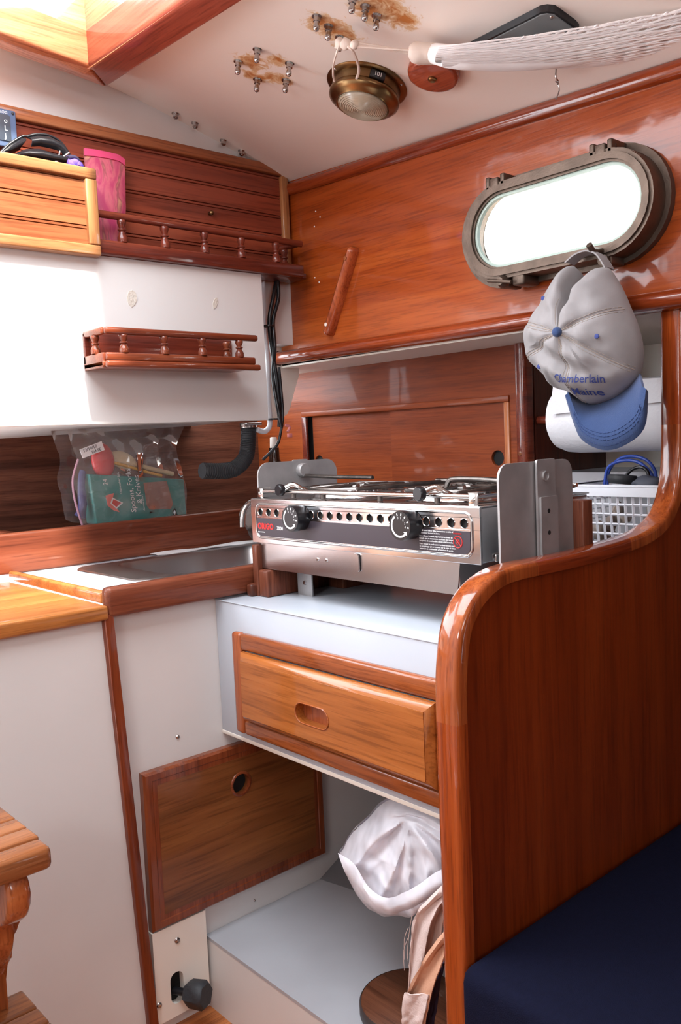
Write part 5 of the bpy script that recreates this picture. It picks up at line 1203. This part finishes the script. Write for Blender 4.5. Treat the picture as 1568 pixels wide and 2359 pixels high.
# ---------------------------------------------------------------- basket
bk = thing('white_basket', 'white plastic lattice basket of small packets behind the curved trim', 'basket', (1.26, .71, -.2455))
b = NB(); Y0b, Y1b, zt2, zb2 = .618, .800, -.104, -.236
def fx_(z): return 1.20+.012*(zt2-z)/.13
nc = 14
for i in range(nc+1):
    y = Y0b+(Y1b-Y0b)*i/nc; s_ = .93
    tube(b, [(fx_(zt2), y, zt2), (fx_(zb2), (y-.709)*s_+.709, zb2)], .0024, 4)
for k in range(9):
    z = zt2-.0155*k
    if z < zb2: break
    s_ = 1-.07*(zt2-z)/.13; tube(b, [(fx_(z), (Y0b-.709)*s_+.709, z), (fx_(z), (Y1b-.709)*s_+.709, z)], .0022, 4)
for yy, sg in ((Y0b, 1), (Y1b, -1)):
    for i in range(8): tube(b, [(1.205+i*.0155, yy, zt2), (1.215+i*.0145, (yy-.709)*.93+.709, zb2)], .0016, 4)
    for k in range(9):
        z = zt2-.0155*k
        if z < zb2: break
        s_ = 1-.07*(zt2-z)/.13; y = (yy-.709)*s_+.709; tube(b, [(fx_(z), y, z), (1.325, y, z)], .0015, 4)
obj('lattice', b, MT['whitep'], bk)
b = NB(); o = rrect(1.194, 1.336, Y0b-.006, Y1b+.006, .012, 4); i_ = rrect(1.200, 1.330, Y0b, Y1b, .010, 4); band(b, o, i_, 'z', -.1065, -.0895)
obj('rim', b, MT['whitep'], bk)
b = NB(); o = rrect(1.1925, 1.3375, Y0b-.0075, Y1b+.0075, .013, 4); band(b, o, i_, 'z', -.0915, -.0885); obj('rim_lip', b, MT['whitep'], bk)
obj('bottom', B1(1.212, 1.32, .628, .79, -.2455, -.2355, .004), MT['whitep'], bk)
random.seed(3)
for i in range(22):
    p = Vector((1.235+.06*random.random(), .645+.13*random.random(), -.225+.095*(i/22)))
    b = NB(); bmesh.ops.create_icosphere(b, subdivisions=2, radius=.014, matrix=Matrix.Translation(p) @ Matrix.Rotation(random.random()*3, 4, 'X') @ Matrix.Diagonal((1, 1.3, .7, 1)))
    for v in b.verts: v.co += Vector((n3(v.co, 120, i), n3(v.co, 120, i+5), n3(v.co, 120, i+9)))*.006
    single('sauce_packet', b, MT['trash'], 'small crinkled brown-grey packet inside the white lattice basket', 'packet', 'packets in the white basket')
tb = thing('grey_tray', 'grey plastic tray at the back of the open compartment behind the basket', 'tray', (1.43, .77, -.2455))
b = NB(); band(b, rrect(1.350, 1.525, .625, .925, .01, 3), rrect(1.354, 1.521, .629, .921, .008, 3), 'z', -.2455, -.078); box(b, 1.352, 1.523, .627, .923, -.2455, -.2425)
obj('tray_walls', b, MT['greyp'], tb)
for nm, P, lb in (('blue_cable', [(1.3,0.7862,-0.1001),(1.3,0.7824,-0.073),(1.3,0.7636,-0.0535),(1.3,0.7399,-0.0488),(1.3,0.7147,-0.0555),(1.3,0.7,-0.0731),(1.3,0.6973,-0.0975)], 'outer loop of bright blue cable rising from the white basket'),
              ('blue_cable', [(1.285,0.7819,-0.0961),(1.285,0.7749,-0.0671),(1.285,0.7509,-0.0558),(1.285,0.7201,-0.0582),(1.285,0.6979,-0.0771),(1.285,0.6937,-0.0951)], 'lower loop of blue cable just inside the tallest blue loop'),
              ('black_wire', [(1.275,0.7377,-0.0808),(1.275,0.726,-0.0695),(1.275,0.7109,-0.0654),(1.275,0.6998,-0.0717),(1.275,0.6963,-0.0855)], 'short black wire arching over the dark puck in the basket')):
    single(nm, T1(P, .0028, 8, 5), MT['bluewire'] if 'blue' in nm else MT['blackp'], lb, 'cable')
q = Vector([(1.262,0.7364,-0.0842)][0])
single('black_puck', L1([(0, 0), (.020, 0), (.0235, .006), (.0235, .012), (.021, .015), (0, .016)], fr(q+Vector((0, 0, -.008)), (.1, -.05, 1)), 28), MT['rubber'], 'round black puck resting on the rim of the white basket', 'puck')
b = NB(); q = Vector([(1.27,0.6973,-0.09)][0]); bmesh.ops.create_icosphere(b, subdivisions=3, radius=.022, matrix=Matrix.Translation(q) @ Matrix.Diagonal((1, 1.2, .5, 1)))
for v in b.verts: v.co += Vector((0, 0, n3(v.co, 60)))*.006
single('grey_pouch', b, plain('dark_grey_pouch', (80, 84, 96), .7), 'soft dark grey pouch on the basket beside the black puck', 'pouch')

# ---------------------------------------------------------------- wooden stick on the cabin side
sk2 = thing('turn_bar', 'slanting varnished wooden bar screwed to the cabin side left of the porthole', 'wooden bar', (1.14, 1.255, .28))
a_, c_ = Vector((1.145, 1.216, .360)), Vector((1.145, 1.301, .206))
b = NB(); dvec = (c_-a_).normalized(); sdv = dvec.cross(Vector((1, 0, 0))).normalized()
pf = [(-.0095, .005), (-.0095, -.006), (-.006, -.014), (.0, -.017), (.006, -.014), (.0095, -.006), (.0095, .005)]
R = []
for t, s_ in ((0, .6), (.025, .95), (.06, 1), (.94, 1), (.975, .95), (1, .6)):
    p = a_.lerp(c_, t); R.append([b.verts.new(p+sdv*u*s_+Vector((v*(s_ if v < 0 else 1), 0, 0))) for u, v in pf])
for r0, r1_ in zip(R, R[1:]):
    for k in range(len(pf)): j = (k+1) % len(pf); b.faces.new((r0[k], r0[j], r1_[j], r1_[k]))
b.faces.new(R[0]); b.faces.new(R[-1][::-1])
obj('bar', b, wood('turn_bar_wood', (128, 54, 24), (160, 74, 38), (180, 92, 50), 'z', .25, .7, .8), sk2)
obj('screw_plug', L1([(0, .0016), (.0035, .0014), (.004, 0), (0, 0)], fr(a_.lerp(c_, .13)+Vector((-.0165, 0, 0)), (-1, 0, 0)), 10), W['binplank'], sk2)
obj('screw_plug', L1([(0, .0016), (.0035, .0014), (.004, 0), (0, 0)], fr(a_.lerp(c_, .88)+Vector((-.0165, 0, 0)), (-1, 0, 0)), 10), MT['cordw'], sk2)

# ================================================================ cap
cp = thing('baseball_cap', 'stone baseball cap with blue visor reading Chamberlain Maine, hung from the porthole', 'cap', (1.07, .68, .10))
CX = 1.075
OUTL = [(1.075,0.7093,0.2242),(1.075,0.6986,0.2284),(1.075,0.6904,0.2198),(1.075,0.6859,0.2006),(1.075,0.6802,0.1789),(1.075,0.6762,0.1711),(1.075,0.6726,0.1801),(1.075,0.6659,0.2062),(1.075,0.6563,0.2175),(1.075,0.6417,0.2149),(1.075,0.6303,0.2003),(1.075,0.6191,0.1802),(1.075,0.6087,0.1558),(1.075,0.5996,0.1341),(1.075,0.5937,0.1095),(1.075,0.5934,0.0867),(1.075,0.5981,0.0688),(1.075,0.6071,0.0591),(1.075,0.62,0.0496),(1.075,0.6365,0.0408),(1.075,0.6532,0.0353),(1.075,0.6723,0.0328),(1.075,0.6909,0.0443),(1.075,0.7121,0.0549),(1.075,0.7265,0.0591),(1.075,0.7387,0.0744),(1.075,0.7519,0.088),(1.075,0.7637,0.0998),(1.075,0.7679,0.1148),(1.075,0.7681,0.1319),(1.075,0.7638,0.1504),(1.075,0.7573,0.1621),(1.075,0.7494,0.1766),(1.075,0.7393,0.1906),(1.075,0.7263,0.207)]
btn = Vector([(1,0.6753,0.1298)][0])
ol = []
for i in range(len(OUTL)):
    P4 = [Vector(OUTL[(i+d) % len(OUTL)]) for d in (-1, 0, 1, 2)]
    for k in range(5):
        t = k/5; p0, p1, p2, p3 = P4; ol.append(.5*((2*p1)+(-p0+p2)*t+(2*p0-5*p1+4*p2-p3)*t*t+(-p0+3*p1-3*p2+p3)*t**3))
seams = [Vector(p) for p in [(1.075,0.6837,0.2091),(1.075,0.5961,0.1608),(1.075,0.6005,0.0759),(1.075,0.6723,0.0328),(1.075,0.7622,0.0997),(1.075,0.7636,0.1566)]]
sang = [math.atan2(s.z-btn.z, s.y-btn.y) for s in seams]
def crown_pt(p, r):
    a = math.atan2(p.z-btn.z, p.y-btn.y)
    q_ = Vector((0, btn.y+(p.y-btn.y)*r, btn.z+(p.z-btn.z)*r))
    h = (1-r**2.3)**.62; x = p.x+(btn.x-p.x)*h
    x = p.x-(p.x-btn.x)*h
    # fullness of each panel and pinched seams
    dmin = min(abs((a-s+PI) % (2*PI)-PI) for s in sang); x += .0045*math.exp(-(dmin*r/.05)**2)*min(1, r*5)*(1-r**6)
    w1 = n3((q_.y, q_.z, 0), 22, 1)*.012+n3((q_.y, q_.z, 0), 55, 3)*.005
    fold = .009*math.sin(6*(q_.y*14-q_.z*22))*max(0, 1-abs(r-.45)/.45)*(1 if -2.2 < a < -.2 else .35)
    return Vector((x+(w1+fold)*min(1, 4*r)*(1-r**8), q_.y, q_.z))
b = NB(); rows = []
for r in [0.02]+[i/34 for i in range(1, 35)]: rows.append([crown_pt(p, r) for p in ol]+[crown_pt(ol[0], r)])
last = rows[-1]; rows.append([p+Vector((.012, 0, 0))+(Vector((p.x, btn.y, btn.z-.02))-p).normalized()*.006 for p in last]); rows.append([p+Vector((.03, 0, 0))+(Vector((p.x, btn.y, btn.z-.02))-p).normalized()*.02 for p in last])
sheet(b, rows); bmesh.ops.remove_doubles(b, verts=b.verts, dist=1e-5)
obj('crown', b, MT['capcloth'], cp)
def on_crown(y, z, lift=.001):
    a = math.atan2(z-btn.z, y-btn.y); d = math.hypot(y-btn.y, z-btn.z); best = min(ol, key=lambda p: abs((math.atan2(p.z-btn.z, p.y-btn.y)-a+PI) % (2*PI)-PI))
    R_ = math.hypot(best.y-btn.y, best.z-btn.z); r = min(.995, d/R_); q_ = crown_pt(Vector((best.x, btn.y+math.cos(a)*R_, btn.z+math.sin(a)*R_)), r); q_.x -= lift; return q_
b = NB()
for s in sang:
    best = min(ol, key=lambda p: abs((math.atan2(p.z-btn.z, p.y-btn.y)-s+PI) % (2*PI)-PI)); R_ = math.hypot(best.y-btn.y, best.z-btn.z)
    for off in (-.0035, 0, .0035):
        for k in range(24):     # short stitches along both sides of each seam
            t0, t1 = .06+k*.038, .06+k*.038+(.026 if off else .038)
            P = []
            for t in (t0, t1):
                y = btn.y+math.cos(s)*R_*t-math.sin(s)*off*min(1, t*3); z = btn.z+math.sin(s)*R_*t+math.cos(s)*off*min(1, t*3); P.append(on_crown(y, z, .0003))
            if t1 < .99: tube(b, P, .0005 if off else .0008, 4)
o = obj('seam_stitching', b, MT['stitch'], cp)
obj('button', L1([(0, .006), (.003, .0058), (.0055, .004), (.0068, .0), (.0068, -.002), (0, -.002)], fr(btn+Vector((-.001, 0, 0)), (-1, -.35, .0)), 20), MT['capblue'], cp)
for p in [(1.03,0.6242,0.1189),(1.03,0.7203,0.0886)]+[(1.05,0.7143,0.182)]:
    q_ = on_crown(p[1], p[2]); obj('eyelet', L1([(0, .0014), (.0020, .0014), (.0030, .001), (.0033, 0), (0, 0)], fr(q_, (-1, -.2, 0)), 14), MT['navyink'], cp)
# visor
VI = [(1.08,0.7147,0.0533),(1.08,0.6942,0.0414),(1.08,0.6755,0.0318),(1.08,0.655,0.033),(1.08,0.6361,0.0402),(1.08,0.6177,0.0507),(1.08,0.5996,0.069)]
VO = [(1.05,0.695,0.0464),(1.05,0.6819,0.0077),(1.05,0.6693,-0.015),(1.05,0.638,-0.0288),(1.05,0.6068,-0.0226),(1.05,0.5816,-0.0022),(1.05,0.5766,0.0425)]
VM = [(1.045,0.6916,0.0492),(1.045,0.6755,0.0224),(1.045,0.6609,0.0069),(1.045,0.6344,-0.0001),(1.045,0.6097,0.0064),(1.045,0.587,0.0235),(1.045,0.5767,0.0537)]
vi, vo, vm = (smooth_path(P, 5) for P in (VI, VO, VM)); rows = []
for k in range(9):
    t = k/8; rows.append([a*(1-t)*(1-2*t)+m*4*t*(1-t)+c*t*(2*t-1) for a, m, c in zip(vi, vm, vo)])
obj('visor', sheet(NB(), rows, .003), MT['capblue'], cp)
b = NB()
for f in (.62, .70, .78, .92):
    P = [a*(1-f)*(1-2*f)+m*4*f*(1-f)+c*f*(2*f-1)+Vector((-.0034, 0, 0)) for a, m, c in zip(vi, vm, vo)][4:-3]
    for a, c in zip(P, P[1:]): tube(b, [a, a.lerp(c, .65)], .0005, 4)
obj('visor_stitching', b, plain('dark_blue_stitch', (52, 72, 120), .9), cp)
# strap
P1_ = [(1.085,0.7093,0.2337),(1.085,0.6963,0.241),(1.085,0.6858,0.2438),(1.085,0.6741,0.244),(1.085,0.6606,0.238),(1.085,0.6515,0.2269),(1.085,0.6451,0.2153)]; sp1 = smooth_path(P1_, 5)
rows = [[p+Vector((-.014, 0, .0))*1+Vector((0, 0, .001)) for p in sp1], [p+Vector((-.004, 0, .002)) for p in sp1], [p+Vector((.010, 0, 0)) for p in sp1]]
obj('strap', sheet(NB(), rows, .002), MT['capcloth'], cp)
# embroidered lettering wrapped over the front panel
def cap_text(s, size, pa, pb, lift=.0038):
    a = Vector(pa); c = Vector(pb); dx = (c-a); L_ = math.hypot(dx.y, dx.z); ux = Vector((0, dx.y/L_, dx.z/L_)); uy = Vector((0, dx.z/L_, -dx.y/L_)); uy = uy if uy.z > 0 else -uy
    b = text(s, size, Matrix(), extrude=.0, shear=.22, spacing=1.0, bold=.00012)
    w_ = max(v.co.x for v in b.verts)-min(v.co.x for v in b.verts); k = L_/w_
    bmesh.ops.subdivide_edges(b, edges=[e for e in b.edges if e.calc_length() > .003], cuts=2)
    for v in b.verts:
        g = a+ux*v.co.x*k+uy*v.co.y; e_ = .0055
        S_ = [on_crown(g.y+i*e_, g.z+j*e_, lift).x for i in (-1, 0, 1) for j in (-1, 0, 1)]
        v.co = Vector((min(sum(S_)/9, S_[4]+.002), g.y, g.z))
    return b
ta = [(1.045,0.6926,0.0648),(1.045,0.628,0.0593),(1.045,0.6736,0.0468),(1.045,0.6387,0.0433)]
b = cap_text('Chamberlain', .0155, ta[0], ta[1]); addbm(b, cap_text('Maine', .0130, ta[2], ta[3]))
obj('embroidery', b, MT['navyink'], cp)
